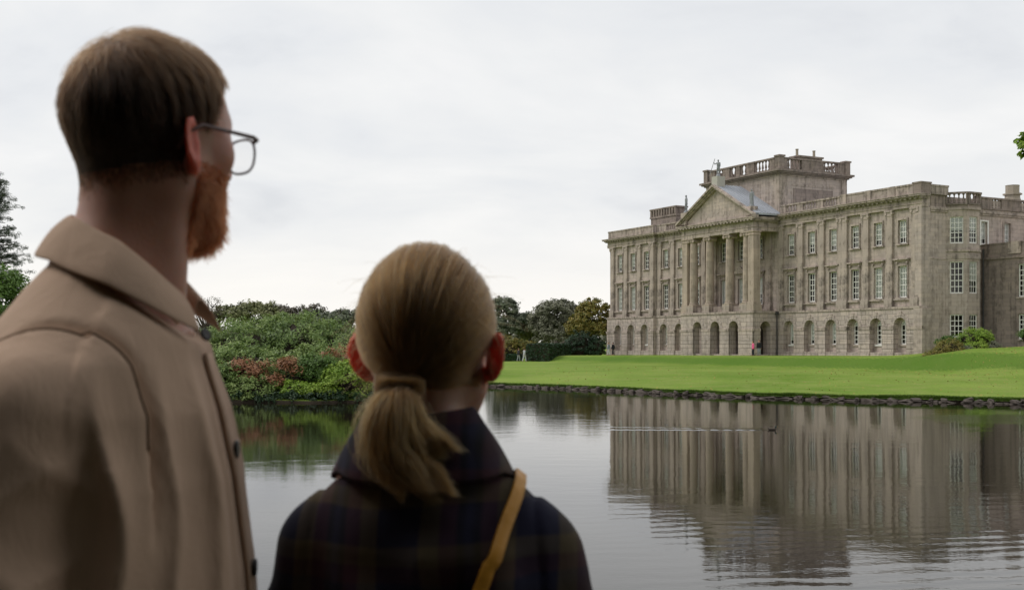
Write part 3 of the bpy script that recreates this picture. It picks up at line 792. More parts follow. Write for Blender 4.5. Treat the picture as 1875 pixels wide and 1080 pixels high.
# pediment: tympanum, raking cornices, lead roof
AP = Z(20.75)
W0, W1 = PX0 - .53, PX1 + .53
mb = MB(); mb.prism([(PX0 + .2, PTOP), (PX1 - .2, PTOP), (CEN, AP - .55)], 'y', PYF + .25, PYF + .6); mb.build("tympanum", M["stone"], house)
for s in (-1, 1):
    mb = MB(); ex = W0 if s < 0 else W1
    for (o0, o1, pr) in ((0, .26, .62), (.26, .44, .42), (.44, .62, .22)):
        def rk(off): return [(ex, PTOP + (.52 - off) * .9 - .1), (CEN, AP - off)]
        a, b_ = rk(o0), rk(o1)
        mb.prism([a[0], a[1], b_[1], b_[0]], 'y', PYF + .12 - pr, PYF + .5)
    mb.build("raking_cornice", M["trim"], house)
    mb = MB(); yb = .75
    mb.prism([(ex, PTOP + .42), (CEN, AP + .03), (CEN, AP - .2), (ex, PTOP + .2)], 'y', PYF + .05, yb); mb.build("pediment_roof", M["lead"], house)
    for k in range(1, 8):     # lead rolls down the slope
        y = PYF + .2 + (yb - PYF - .2) * k / 8; mb = MB()
        mb.tube([(ex, y, PTOP + .44), (CEN, y, AP + .05)], .05, 6); mb.build("lead_roll", M["lead"], house)
# carved relief in the tympanum
mb = MB()
for (dx, dz, r) in ((0, 1.3, .55), (-1.1, .8, .42), (1.1, .8, .42), (-2.2, .6, .34), (2.2, .6, .34), (-3.3, .4, .22), (3.3, .4, .22)):
    mb = MB(); n = 10; mb.prism([(CEN + dx + r * math.cos(2 * math.pi * k / n), PTOP + dz + .25 + r * 1.1 * math.sin(2 * math.pi * k / n)) for k in range(n)], 'y', PYF + .225, PYF + .3); mb.build("carved_relief", M["stone"], house)
# acroterion blocks for the statues
mb = MB(); mb.box(CEN - .55, CEN + .55, PYF - .1, PYF + 1.1, AP - .45, AP + 1.0); mb.build("statue_block", plain("pale_stone", (.46, .44, .40), .85, noise=.2), house)
for s in (-1, 1):
    x = CEN + s * 6.4; mb = MB(); mb.box(x - .5, x + .5, PYF - .1, PYF + .9, PTOP + .2, PTOP + (1.75 if s < 0 else 1.25)); mb.build("statue_block", M["trim"], house)
# rainwater pipe by the portico and at the left-hand step
for (x, y, z0, z1) in ((PX1 + .25, Y1 - .62, -.5, 4.7), (PX1 + .25, Y1 - .12, 5.2, 11.5), (STEP + .17, Y1 - .13, 5.2, 15.0)):
    mb = MB(); mb.tube([(x, y, Z(z0)), (x, y, Z(z1))], .07, 8); mb.box(x - .16, x + .16, y - .12, y + .12, Z(z1), Z(z1 + .35)); mb.build("rain_pipe", M["iron"], house)
# ---- attic tower behind the pediment
TX0, TX1, TY0, TY1 = 22.25, 36.05, .55, 11.2
mb = MB(); mb.box(TX0, TX1, TY0, TY1, Z(PZ - .4), Z(21.6)); mb.build("tower_wall", M["stone"], house)
mb = MB()
for (xa, xb) in ((TX0 - .1, TX0 + .9), (TX1 - .9, TX1 + .1)):
    mb.box(xa, xb, TY0 - .1, TY0 + .8, Z(PZ), Z(21.35)); mb.box(xa, xb, TY1 - .8, TY1 + .1, Z(PZ), Z(21.35))
mb.box(TX0 - .12, TX1 + .12, TY0 - .12, TY1 + .12, Z(21.3), Z(21.62))
mb.box(TX1 - .2, TX1 + .05, TY0 + 2, TY1 - 2, Z(20.2), Z(20.42)); mb.build("tower_trim", M["trim"], house)
mb = MB()
for (z0, z1, p_) in ((21.45, 21.62, .3), (21.62, 21.78, .55), (21.78, 22.0, .75)):
    mb.box(TX0 - p_, TX1 + p_, TY0 - p_, TY1 + p_, Z(z0), Z(z1))
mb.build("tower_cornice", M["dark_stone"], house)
bal2 = baluster_mesh(1.45 - .36, .15)
LF = TX1 - TX0 - .1
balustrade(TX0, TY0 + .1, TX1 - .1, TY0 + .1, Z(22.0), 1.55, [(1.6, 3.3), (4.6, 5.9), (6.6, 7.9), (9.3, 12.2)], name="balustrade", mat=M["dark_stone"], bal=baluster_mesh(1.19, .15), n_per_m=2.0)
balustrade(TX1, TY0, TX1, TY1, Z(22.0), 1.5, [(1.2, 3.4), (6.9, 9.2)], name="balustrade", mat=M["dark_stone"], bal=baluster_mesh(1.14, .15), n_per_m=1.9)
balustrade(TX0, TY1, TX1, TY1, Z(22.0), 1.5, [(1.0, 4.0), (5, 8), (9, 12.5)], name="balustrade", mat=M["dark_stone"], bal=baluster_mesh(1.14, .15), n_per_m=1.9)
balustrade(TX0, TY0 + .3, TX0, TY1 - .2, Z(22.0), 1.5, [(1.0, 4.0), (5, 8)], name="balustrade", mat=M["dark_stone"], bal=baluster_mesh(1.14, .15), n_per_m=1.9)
mb = MB()
for (x, y) in ((TX1, TY0 + .1), (TX0, TY0 + .1), (TX1, TY1), (TX0, TY1)):
    mb = MB(); mb.box(x - .4, x + .36, y - .38, y + .4, Z(22.0), Z(23.52)); mb.box(x - .5, x + .46, y - .48, y + .5, Z(23.52), Z(23.72)); mb.build("balustrade_pier", M["dark_stone"], house)
ch = empty("tower_chimney", (TX1 - 1.0, TY0 + 5.0, Z(22.0)), 0, house)
mb = MB(); mb.box(-.55, .9, -1.9, 1.9, 0, 1.75); mb.box(-.68, 1.03, -2.05, 2.05, 1.75, 1.95); mb.build("stack", M["dark_stone"], ch)
for y in (-1.4, 1.3):
    mb = MB(); mb.lathe(.1, y, [(.2, 1.9), (.22, 2.0), (.17, 2.1), (.16, 2.7), (.2, 2.76), (.2, 2.84)], 10); mb.build("chimney_pot", M["terracotta"], ch)
mb = MB()   # panels low on the tower's right face
mb.box(TX1, TX1 + .06, TY0 + 2.2, TY1 - 2.2, Z(18.1), Z(19.9)); mb.build("tower_panel", M["dark_stone"], house)
# ---- left chimney
ch = empty("roof_chimney", (10.2, 3.1, Z(PZ - .2)), 0, house)
mb = MB(); mb.box(-3.0, 3.0, -.9, .9, 0, 2.9); mb.box(-3.12, 3.12, -1.02, 1.02, 2.6, 2.85); mb.build("stack", M["dark_stone"], ch)
mb = MB(); mb.box(-3.15, 3.15, -1.05, 1.05, 3.75, 3.95); mb.box(-2.9, 2.9, -.8, .8, 2.85, 3.75); mb.build("chimney_cap", M["dark_stone"], ch)
for k in range(10):
    for y in (-.9, .9):
        mb = MB(); x = -2.85 + 5.7 * k / 9; mb.box(x - .17, x + .17, y - .12, y + .12, 2.86, 3.74); mb.build("flue_rib", M["dark_stone"], ch)
# ---- east end: plain wall, canted bay, long east front, lower block standing forward
EX = XE
WLEN = 44.0
eops = []
eupper = [9.0, 12.6, 16.1, 19.6, 23.1]
mb = MB(); tmp = MB()
ops = [(y - .5, y + .5, Z(11.7), Z(14.1), False) for y in eupper]
wall_panel(tmp, .6, WLEN, Z(-1.5), Z(PZ - .1), 0, .3, ops)
mb.v = [(EX - p[1], p[0], p[2]) for p in tmp.v]; mb.f = tmp.f; raw(mb, "east_wall", M["stone"], house)
for k, y in enumerate(eupper):
    put_window(EX - .2, y, Z(11.7), 1.0, 2.4, 2, 4, False, (.7, .95, .5, .8, .4)[k], rz=R(90))
    mb = MB(); mb.box(EX - .05, EX + .09, y - .68, y - .5, Z(11.6), Z(14.25)); mb.box(EX - .05, EX + .09, y + .5, y + .68, Z(11.6), Z(14.25)); mb.box(EX - .05, EX + .09, y - .5, y + .5, Z(14.1), Z(14.25)); mb.build("window_surround", M["white_paint"] if k == 0 else M["trim"], house)
mb = MB(); mb.box(EX - .3, EX + .12, 1.0, WLEN, Z(14.75), Z(14.95)); mb.box(EX - .3, EX + .2, 1.0, WLEN, Z(14.95), Z(15.2)); mb.build("string_course", M["trim"], house)
balustrade(EX - .05, 8.0, EX - .05, 20.0, Z(PZ - 1.1), 1.3, [(2.1, 3.6), (6.6, 8.6)], name="parapet", mat=M["dark_stone"])
balustrade(EX - .05, 20.0, EX - .05, WLEN, Z(PZ - 1.1), 1.3, [(2.0, 4.0)], name="parapet", mat=M["dark_stone"])
# canted bay
by0, by1, bpj, bc = 3.35, 7.85, 1.55, 1.35
pts = [(EX - .02, by0), (EX + bpj, by0 + bc), (EX + bpj, by1 - bc), (EX - .02, by1)]
def facet(p, q, ops, z0, z1, mat, nm, th=.3):
    L_ = math.hypot(q[0] - p[0], q[1] - p[1]); dx, dy = (q[0] - p[0]) / L_, (q[1] - p[1]) / L_
    tmp = MB(); wall_panel(tmp, 0, L_, z0, z1, 0, th, ops); mb = MB()
    mb.v = [(p[0] + dx * v[0] - dy * v[1], p[1] + dy * v[0] + dx * v[1], v[2]) for v in tmp.v]; mb.f = tmp.f
    return raw(mb, nm, mat, house), L_, (dx, dy)
bw = [(11.55, 2.75, .52, 5), (6.4, 3.3, .0, 5), (1.9, 2.35, .0, 4)]
for si in range(3):
    p, q = pts[si], pts[si + 1]; L_ = math.hypot(q[0] - p[0], q[1] - p[1]); w = 1.3 if si != 1 else 1.15
    if si == 1: w = 1.2
    ops = [(L_ / 2 - w / 2, L_ / 2 + w / 2, Z(z), Z(z + h_), False) for (z, h_, bl, nz) in bw]
    o, L_, (dx, dy) = facet(p, q, ops, Z(-1.5), Z(15.0), M["stone"], "bay_wall")
    for (z, h_, bl, nz) in bw:
        cx_, cy_ = p[0] + dx * L_ / 2, p[1] + dy * L_ / 2
        put_window(cx_ - dy * .12, cy_ + dx * .12, Z(z), w, h_, 3, nz, False, bl if si == 0 else (bl or (.6 if z == 6.4 else 0)), rz=math.atan2(dy, dx))
def ring(z0, z1, pr, nm, mat):
    mb = MB(); a = pr * .55
    o_ = [(EX - .1, by0 - pr), (EX + bpj + pr * .4, by0 + bc - pr * .7), (EX + bpj + pr, by0 + bc - a), (EX + bpj + pr, by1 - bc + a), (EX - .1, by1 + pr)]
    mb.prism(o_, 'z', Z(z0), Z(z1)); mb.build(nm, mat, house)
ring(9.95, 10.45, .10, "bay_band", M["trim"]); ring(15.0, 15.25, .16, "bay_cornice", M["trim"]); ring(10.7, 10.9, .16, "bay_band", M["trim"])
ring(15.25, 15.5, .1, "bay_parapet_base", M["dark_stone"])
for si in range(3):
    p, q = pts[si], pts[si + 1]; L_ = math.hypot(q[0] - p[0], q[1] - p[1])
    balustrade(p[0], p[1], q[0], q[1], Z(15.5), 1.32, [(.15, L_ - .15)], name="bay_balustrade", mat=M["dark_stone"], n_per_m=2.6, bal=baluster_mesh(.96, .13))
mb = MB(); mb.box(EX - .3, EX + .12, .95, by0 - .05, Z(15.0), Z(15.3)); mb.build("string_course", M["trim"], house)
mb = MB(); mb.box(EX - .3, EX + .05, .95, by0, Z(9.9), Z(10.05)); mb.build("string_course", M["trim"], house)
mb = MB(); mb.box(EX - .25, EX + .05, 1.06, by0, Z(15.3), Z(16.75)); mb.build("parapet", M["dark_stone"], house)
# lower block on the east front
LBY, LBX, LBZ = 8.6, 30.0, 11.55
mb = MB(); wops = [(a - .62, a + .62, Z(z), Z(z + h_), False) for a in (EX + 5.15, EX + 9.9, EX + 14.6) for (z, h_) in ((6.0, 3.35), (1.7, 2.55))]
wall_panel(mb, EX, EX + LBX, Z(-1.5), Z(LBZ), LBY, .32, wops); raw(mb, "wing_wall", M["dark_stone"], house)
for a in (EX + 5.15, EX + 9.9, EX + 14.6):
    for (z, h_, nz) in ((6.0, 3.35, 6), (1.7, 2.55, 5)): put_window(a, LBY + .14, Z(z), 1.24, h_, 3, nz, False, 0.0)
    for z in (6.0, 1.7):
        mb = MB(); mb.box(a - .8, a + .8, LBY - .1, LBY + .1, Z(z - .15), Z(z)); mb.build("window_sill", M["trim"], house)
mb = MB(); mb.box(EX, EX + LBX, LBY - .14, LBY + .3, Z(LBZ - 1.55), Z(LBZ - 1.3)); mb.box(EX, EX + LBX, LBY - .05, LBY + .3, Z(LBZ), Z(LBZ + .12)); mb.box(EX, EX + LBX, LBY + .3, LBY + 14, Z(LBZ - .4), Z(LBZ - .2)); mb.build("wing_parapet", M["dark_stone"], house)
mb = MB(); mb.box(EX + 3.4, EX + 4.9, LBY - .12, LBY + .28, Z(LBZ - 1.1), Z(LBZ + .16)); mb.build("parapet_pier", M["trim"], house)
mb = MB(); mb.tube([(EX + .35, LBY - .12, Z(-1)), (EX + .35, LBY - .12, Z(LBZ - .4))], .08, 8); mb.build("rain_pipe", M["iron"], house)
# chimney above the wing
ch = empty("wing_chimney", (EX - 1.7, 15.6, Z(PZ - .6)), 0, house)
mb = MB(); mb.box(-.95, .95, -.95, .95, -1.6, .35); mb.box(-1.1, 1.1, -1.1, 1.1, .35, .5); mb.build("stack", M["stone"], ch)
mb = MB(); mb.lathe(0, 0, [(1.0, .5), (.95, .75), (.8, 1.3), (.78, 1.55), (1.0, 1.6), (1.0, 1.75), (.72, 1.77), (.72, 2.55), (.76, 2.65)], 8); mb.build("octagonal_shaft", M["terracotta"], ch)
mb = MB(); mb.box(.3, XE - .3, 14, 44, Z(8), Z(PZ - 1.0)); mb.build("rear_range", M["stone"], house)
# ================================================================ PLANTS
def leaf_mat(name, cols, transl=0.25, rough=0.5, spec=0.35):
    m, t, b, l = new_mat(name)
    g = N(t, "ShaderNodeNewGeometry"); rp = N(t, "ShaderNodeValToRGB")
    c = N(t, "ShaderNodeTexCoord"); n = N(t, "ShaderNodeTexNoise", in_Scale=0.45, in_Detail=3.0); l(c.outputs["Object"], n.inputs["Vector"])
    ad = N(t, "ShaderNodeMath", operation='MULTIPLY_ADD'); ad.inputs[1].default_value = 0.55
    mu = N(t, "ShaderNodeMath", operation='MULTIPLY_ADD'); mu.inputs[1].default_value = 1.5; mu.inputs[2].default_value = -0.55
    l(n.outputs[0], mu.inputs[0]); l(g.outputs["Random Per Island"], ad.inputs[0]); l(mu.outputs[0], ad.inputs[2])
    while len(rp.color_ramp.elements) < len(cols): rp.color_ramp.elements.new(0.5)
    for k, col in enumerate(cols):
        rp.color_ramp.elements[k].position = k / (len(cols) - 1); rp.color_ramp.elements[k].color = (*col, 1)
    l(ad.outputs[0], rp.inputs[0]); l(rp.outputs[0], b.inputs["Base Color"])
    b.inputs["Roughness"].default_value = rough; b.inputs["Specular IOR Level"].default_value = spec
    tl = N(t, "ShaderNodeBsdfTranslucent"); l(rp.outputs[0], tl.inputs[0])
    mx_ = N(t, "ShaderNodeMixShader"); mx_.inputs[0].default_value = transl
    l(b.outputs[0], mx_.inputs[1]); l(tl.outputs[0], mx_.inputs[2]); l(mx_.outputs[0], t.nodes["Material Output"].inputs[0])
    return m
LM = {
    "rhodo": leaf_mat("rhododendron_leaf", [(.075, .125, .034), (.145, .225, .055), (.23, .32, .085), (.31, .38, .13)], .25, .5, .4),
    "russet": leaf_mat("russet_leaf", [(.16, .075, .035), (.30, .13, .06), (.38, .20, .10), (.22, .19, .08)], .2),
    "lime": leaf_mat("lime_leaf", [(.11, .20, .02), (.21, .34, .035), (.34, .47, .07), (.42, .52, .10)], .3),
    "green": leaf_mat("green_leaf", [(.055, .115, .02), (.10, .185, .03), (.16, .26, .05)], .25),
    "yew": leaf_mat("yew_leaf", [(.012, .032, .013), (.02, .05, .018), (.035, .075, .024)], .08),
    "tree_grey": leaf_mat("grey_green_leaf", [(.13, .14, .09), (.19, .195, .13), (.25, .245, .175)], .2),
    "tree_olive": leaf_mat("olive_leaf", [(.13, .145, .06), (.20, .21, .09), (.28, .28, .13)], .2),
    "tree_dark": leaf_mat("dark_leaf", [(.095, .115, .075), (.145, .17, .105), (.20, .22, .14)], .15),  # far-tree greens lightened to paint in the haze of distance
    "autumn": leaf_mat("autumn_leaf", [(.10, .13, .03), (.21, .21, .045), (.30, .22, .05), (.27, .29, .08)], .25),
    "twig": leaf_mat("dead_leaf", [(.10, .085, .065), (.15, .13, .10), (.18, .165, .12)], .15),
    "pine": leaf_mat("pine_needle", [(.04, .06, .036), (.065, .09, .052), (.10, .125, .075)], .1),
    "grass": leaf_mat("grass_blade", [(.05, .10, .012), (.10, .18, .02), (.16, .22, .045)], .25),
}
M["bark"] = plain("bark", (.075, .06, .048), .95, 0, .15, .4, 3.0, .6)
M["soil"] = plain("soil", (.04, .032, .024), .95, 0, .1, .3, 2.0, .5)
def unit(v): return v / np.maximum(1e-9, np.linalg.norm(v, axis=-1, keepdims=True))
def leaves(blobs, n_cl, per, rc, ln, wd, seed, inner=0.25, flat=0.75, droop=0.25, up=0.55, jitter=0.8):
    """leaf-sized faces gathered in clumps over the surface of lumpy blobs (cx,cy,cz,rx,ry,rz)"""
    g = np.random.default_rng(seed)
    B = np.array(blobs, float); vol = (B[:, 3] * B[:, 5] + B[:, 4] * B[:, 5]) ; w = vol / vol.sum()
    bi = g.choice(len(B), n_cl, p=w)
    d = unit(g.normal(size=(n_cl, 3))); d[:, 2] = np.where(d[:, 2] < -0.35, -d[:, 2] * .6, d[:, 2]); d = unit(d)
    rad = np.where(g.random(n_cl) < inner, g.uniform(.35, .8, n_cl), g.uniform(.82, 1.08, n_cl))
    cc = B[bi, :3] + d * B[bi, 3:] * rad[:, None]
    # drop clumps buried in a neighbouring blob
    q = (cc[:, None, :] - B[None, :, :3]) / B[None, :, 3:]
    keep = (np.linalg.norm(q, axis=2).min(1) > .45)
    cc, d = cc[keep], d[keep]; n_cl = len(cc)
    crs = rc * g.uniform(.6, 1.35, n_cl)
    o = unit(g.normal(size=(n_cl, per, 3))) * (g.random((n_cl, per, 1)) ** .45)
    o[..., 2] *= flat
    P = cc[:, None, :] + o * crs[:, None, None]
    nn = unit(d[:, None, :] * .5 + o * .6 + np.array([0, 0, up]) + g.normal(size=o.shape) * jitter * .5)
    ax = unit(np.cross(nn, unit(g.normal(size=o.shape))))
    ax[..., 2] -= droop; ax = unit(ax)
    sd = unit(np.cross(nn, ax))
    L_ = ln * g.uniform(.65, 1.25, (n_cl, per, 1)); W_ = wd * g.uniform(.7, 1.25, (n_cl, per, 1))
    a0 = P - ax * L_ * .5; a1 = P - sd * W_ * .5 + nn * W_ * .12; a2 = P + ax * L_ * .5; a3 = P + sd * W_ * .5 + nn * W_ * .12
    V = np.stack([a0, a1, a2, a3], 2).reshape(-1, 3)
    return V, np.arange(len(V)).reshape(-1, 4)
def foliage(name, parent, mat, *a, **k):
    V, Fc = leaves(*a, **k)
    return np_mesh(name, V, Fc, mat, parent)
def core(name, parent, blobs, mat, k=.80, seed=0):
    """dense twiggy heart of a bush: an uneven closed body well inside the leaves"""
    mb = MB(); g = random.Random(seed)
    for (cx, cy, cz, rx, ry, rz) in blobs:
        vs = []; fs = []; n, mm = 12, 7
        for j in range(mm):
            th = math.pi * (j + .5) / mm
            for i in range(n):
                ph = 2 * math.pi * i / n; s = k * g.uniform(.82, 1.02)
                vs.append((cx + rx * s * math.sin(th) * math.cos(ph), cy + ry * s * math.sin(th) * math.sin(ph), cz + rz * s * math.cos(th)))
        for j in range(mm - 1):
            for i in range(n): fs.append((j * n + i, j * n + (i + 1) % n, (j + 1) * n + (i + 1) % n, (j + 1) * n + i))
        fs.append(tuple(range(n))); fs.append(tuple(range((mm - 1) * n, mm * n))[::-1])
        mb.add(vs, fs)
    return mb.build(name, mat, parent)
def gz(x, y): return float(H(np.array([x]), np.array([y]))[0][0])
def bush(name, label, cat, mat, blobs, n_cl, per, rc, ln, wd, seed, group=None, corek=.78, **kw):
    bx = sum(b_[0] for b_ in blobs) / len(blobs); by = sum(b_[1] for b_ in blobs) / len(blobs); bz = gz(bx, by)
    e_ = empty(name, (bx, by, bz)); tag(e_, label, cat, group)
    bl = [(b_[0] - bx, b_[1] - by, b_[2] - bz, b_[3], b_[4], b_[5]) for b_ in blobs]
    foliage("foliage", e_, LM[mat], bl, n_cl, per, rc, ln, wd, seed, **kw)
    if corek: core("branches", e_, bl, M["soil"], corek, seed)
    return e_
def limb_pts(p0, p1, bow, n=6, g=random):
    p0, p1 = Vector(p0), Vector(p1); m_ = (p0 + p1) / 2 + Vector(bow)
    return [p0 * (1 - t_) ** 2 + m_ * 2 * t_ * (1 - t_) + p1 * t_ ** 2 + Vector((g.uniform(-.06, .06), g.uniform(-.06, .06), 0)) for t_ in [k / n for k in range(n + 1)]]
def tree(name, label, mat, x, y, trunk_h, trunk_r, blobs, n_cl, per, rc, ln, wd, seed, group=None, z=None, lean=(0, 0), corek=0, **kw):
    """blobs relative to the foot of the trunk"""
    z = gz(x, y) - .1 if z is None else z
    e_ = empty(name, (x, y, z)); tag(e_, label, "tree", group); g = random.Random(seed)
    mb = MB()
    top = Vector((lean[0], lean[1], trunk_h))
    pts = limb_pts((0, 0, -.3), top, (g.uniform(-.2, .2), 0, 0), 7, g)
    mb.tube(pts, [trunk_r * (1.35 if k == 0 else 1 - .07 * k) for k in range(8)], 8)
    for b_ in blobs:
        st = pts[g.randint(4, 7)]
        mb.tube(limb_pts(st, (b_[0], b_[1], b_[2] + b_[5] * .2), (0, 0, -.15 * b_[5]), 6, g), [trunk_r * .5 * (1 - .14 * k) for k in range(7)], 6)
        for q in range(5):
            a = g.uniform(0, 6.28); r = g.uniform(.5, .9)
            mb.tube(limb_pts((b_[0], b_[1], b_[2] - .1 * b_[5]), (b_[0] + b_[3] * r * math.cos(a), b_[1] + b_[4] * r * math.sin(a), b_[2] + b_[5] * g.uniform(-.1, .75)), (0, 0, .1), 4, g), [trunk_r * .2 * (1 - .2 * k) for k in range(5)], 5)
    mb.build("trunk", M["bark"], e_, True)
    foliage("crown", e_, LM[mat], blobs, n_cl, per, rc, ln, wd, seed, **kw)
    return e_
# ---- rhododendron bank on the left shore
bush("rhododendron", "large dark green rhododendron mounding up from the far shore behind russet shrubs", "shrub", "rhodo",
     [(-15.8, 68, 1.7, 3.0, 5.0, 2.7), (-13.2, 70, 2.2, 3.2, 5.0, 2.7), (-10.6, 70, 1.7, 3.0, 5.0, 2.5), (-18.8, 67, 1.2, 3.0, 4.0, 2.5), (-11.4, 63.6, 1.0, 2.8, 3.0, 1.9), (-14.6, 62.4, 1.0, 2.6, 2.6, 1.9), (-8.2, 69, 1.0, 2.2, 4.0, 2.0)],
     1500, 46, .42, .26, .085, 3, up=.6, droop=.35, inner=.12)
bush("rhododendron", "low dark rhododendron at the water's edge nearest the man's jacket", "shrub", "rhodo",
     [(-15.6, 60.3, .7, 1.5, 1.2, 1.3), (-13.6, 60.2, .55, 1.4, 1.1, 1.0)], 240, 44, .32, .2, .07, 4)
for k, (lab, bl) in enumerate([
    ("russet-leaved shrub in front of the rhododendron, nearest the man's jacket", [(-14.2, 60.5, 1.75, .7, .8, .42), (-13.4, 60.4, 1.5, .5, .7, .35), (-13.8, 60.2, 1.15, .6, .5, .3), (-12.9, 60.3, 1.9, .45, .5, .25)]),
    ("small russet-leaved shrub in the middle of the rhododendron bank", [(-11.8, 60.6, 1.85, .55, .7, .32), (-12.5, 60.1, 1.05, .5, .5, .3), (-11.2, 60.5, 1.55, .4, .5, .28)]),
    ("faded russet shrub high on the bank beside the woman's ear", [(-9.2, 61.6, 2.35, 1.0, .8, .45), (-8.2, 61.5, 2.0, .8, .8, .7)])]):
    bush("russet_shrub", lab, "shrub", "russet", bl, 85, 26, .34, .19, .07, 20 + k, "russet shrubs on the shrub bank", corek=0, inner=.3)
bush("lime_shrub", "bright lime green shrub at the water's edge beside the woman's ear", "shrub", "lime", [(-8.5, 60.3, 1.15, 1.2, 1.1, .85), (-7.5, 60.7, .9, .9, 1.0, .8), (-9.3, 60.1, .9, .6, .8, .75)], 300, 44, .30, .16, .08, 31)
bush("lime_shrub", "low yellow-green plants along the foot of the rhododendron bank", "shrub", "lime", [(-11.4, 59.7, .62, .85, .5, .42), (-10.4, 59.7, .6, .7, .5, .38), (-9.7, 59.8, .55, .5, .5, .5)], 130, 40, .22, .14, .075, 32)
bush("green_shrub", "mid green leafy shrub just above the low yellow-green plants", "shrub", "green", [(-10.3, 60.8, 1.6, 1.15, .8, .85), (-9.7, 60.7, 1.3, .9, .8, .6)], 190, 42, .28, .16, .07, 33)
bush("ivy_bank", "dark trailing greenery hanging to the water under the shrub bank", "shrub", "yew", [(x, 59.35 + .1 * math.sin(x * 2), .16, .75, .45, .42) for x in np.arange(-24.5, -6.6, .9)] + [(-6.4, 61, .15, .6, .9, .4), (-5.7, 64, .15, .5, 1.6, .35), (-5.2, 68, .12, .5, 2, .3)], 520, 40, .25, .15, .05, 35, corek=0)
# ---- trees behind the shrub bank
G1 = "trees beyond the rhododendron bank"
e_ = tree("pollard_tree", "thin-crowned tree with bare upright branches above the man's collar", "twig", -32.4, 122, 4.0, .26,
     [(-.8, 0, 5.6, 1.0, 1.0, 1.3), (.5, 0, 5.9, 1.0, 1.0, 1.4), (1.2, 0, 5.0, .8, .8, 1.0)], 80, 9, .34, .2, .09, 41, G1)
mb = MB(); g_ = random.Random(4)
for k in range(26):
    a = g_.uniform(-1, 1); mb.tube(limb_pts((a * .35, g_.uniform(-.4, .4), 2.6 + g_.random()), (a * 1.75, g_.uniform(-1, 1), 5.4 + g_.uniform(-.5, 1.6) - abs(a) * .7), (a * .2, 0, .2), 5, g_), [.09, .075, .06, .045, .03, .02], 5)
mb.build("bare_branches", M["bark"], e_)
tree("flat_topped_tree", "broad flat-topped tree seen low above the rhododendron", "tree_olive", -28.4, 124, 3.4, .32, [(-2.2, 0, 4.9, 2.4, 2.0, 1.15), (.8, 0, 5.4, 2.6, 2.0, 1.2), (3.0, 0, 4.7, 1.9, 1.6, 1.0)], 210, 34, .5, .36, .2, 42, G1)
tree("airy_tree", "airy tree with sky showing through, between two denser trees behind the bank", "twig", -23.2, 124, 3.4, .28, [(-1.9, 0, 5.6, 1.5, 1.4, .75), (.6, 0, 5.4, 1.2, 1.2, .9), (2.1, 0, 5.8, 1.0, 1.0, .6), (1.0, 0, 4.0, 1.0, 1, .7)], 90, 26, .38, .3, .16, 43, G1)
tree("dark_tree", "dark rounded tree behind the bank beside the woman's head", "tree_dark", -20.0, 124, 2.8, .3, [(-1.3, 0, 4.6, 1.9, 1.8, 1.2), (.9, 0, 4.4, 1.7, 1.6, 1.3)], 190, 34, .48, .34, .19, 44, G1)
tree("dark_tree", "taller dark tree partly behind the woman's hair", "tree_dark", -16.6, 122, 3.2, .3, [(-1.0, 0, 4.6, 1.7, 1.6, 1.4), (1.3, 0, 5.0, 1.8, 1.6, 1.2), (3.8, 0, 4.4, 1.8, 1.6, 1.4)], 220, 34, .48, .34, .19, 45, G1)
# far low woodland closing the view behind everything
V_, F_ = [], []; off = 0
gg = np.random.default_rng(5)
bl = [(x, 215 + gg.uniform(-10, 20), 2.8 + gg.uniform(-.5, .8), gg.uniform(5, 8), 5, gg.uniform(4.0, 5.6)) for x in np.arange(-190, 25, 7.0)]
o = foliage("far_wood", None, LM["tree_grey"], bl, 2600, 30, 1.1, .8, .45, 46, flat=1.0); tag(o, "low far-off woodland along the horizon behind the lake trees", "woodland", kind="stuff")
# ---- trees between the woman's head and the house
G2 = "trees left of the house"
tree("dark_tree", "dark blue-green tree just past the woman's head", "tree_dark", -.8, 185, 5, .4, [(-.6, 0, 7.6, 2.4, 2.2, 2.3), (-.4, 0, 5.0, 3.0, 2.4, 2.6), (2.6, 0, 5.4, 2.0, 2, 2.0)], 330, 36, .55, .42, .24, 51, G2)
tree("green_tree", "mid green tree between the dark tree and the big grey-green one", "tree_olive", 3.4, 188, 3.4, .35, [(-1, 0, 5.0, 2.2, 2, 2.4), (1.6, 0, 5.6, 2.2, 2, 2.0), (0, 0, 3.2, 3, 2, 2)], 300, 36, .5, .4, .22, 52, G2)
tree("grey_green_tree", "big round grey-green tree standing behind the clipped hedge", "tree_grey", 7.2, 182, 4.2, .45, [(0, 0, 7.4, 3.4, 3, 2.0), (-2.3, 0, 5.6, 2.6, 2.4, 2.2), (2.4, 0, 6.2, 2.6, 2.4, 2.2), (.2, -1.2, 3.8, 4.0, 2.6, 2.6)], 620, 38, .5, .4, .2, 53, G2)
tree("autumn_tree", "yellowing autumn tree at the left corner of the house", "autumn", 11.6, 172, 3.6, .38, [(.6, 0, 6.9, 2.4, 2.2, 2.2), (-1.2, -.5, 4.6, 2.2, 2, 2.2), (1.6, -.6, 4.2, 2.2, 2, 2.0)], 420, 36, .46, .34, .2, 54, G2)
bush("yew_bush", "dark evergreen shrub below the yellowing tree by the house corner", "shrub", "yew", [(9.6, 162, 2.6, 2.0, 1.6, 2.2), (11.6, 162, 2.2, 1.6, 1.6, 1.8)], 260, 36, .4, .26, .14, 55)
bush("golden_bush", "golden green bush above the low wall beside the clipped hedge", "shrub", "autumn", [(-.4, 160, 2.3, 2.4, 1.6, 1.7), (2.0, 161, 2.0, 1.9, 1.5, 1.4), (3.8, 162, 1.7, 1.4, 1.3, 1.1)], 330, 36, .38, .25, .14, 56)
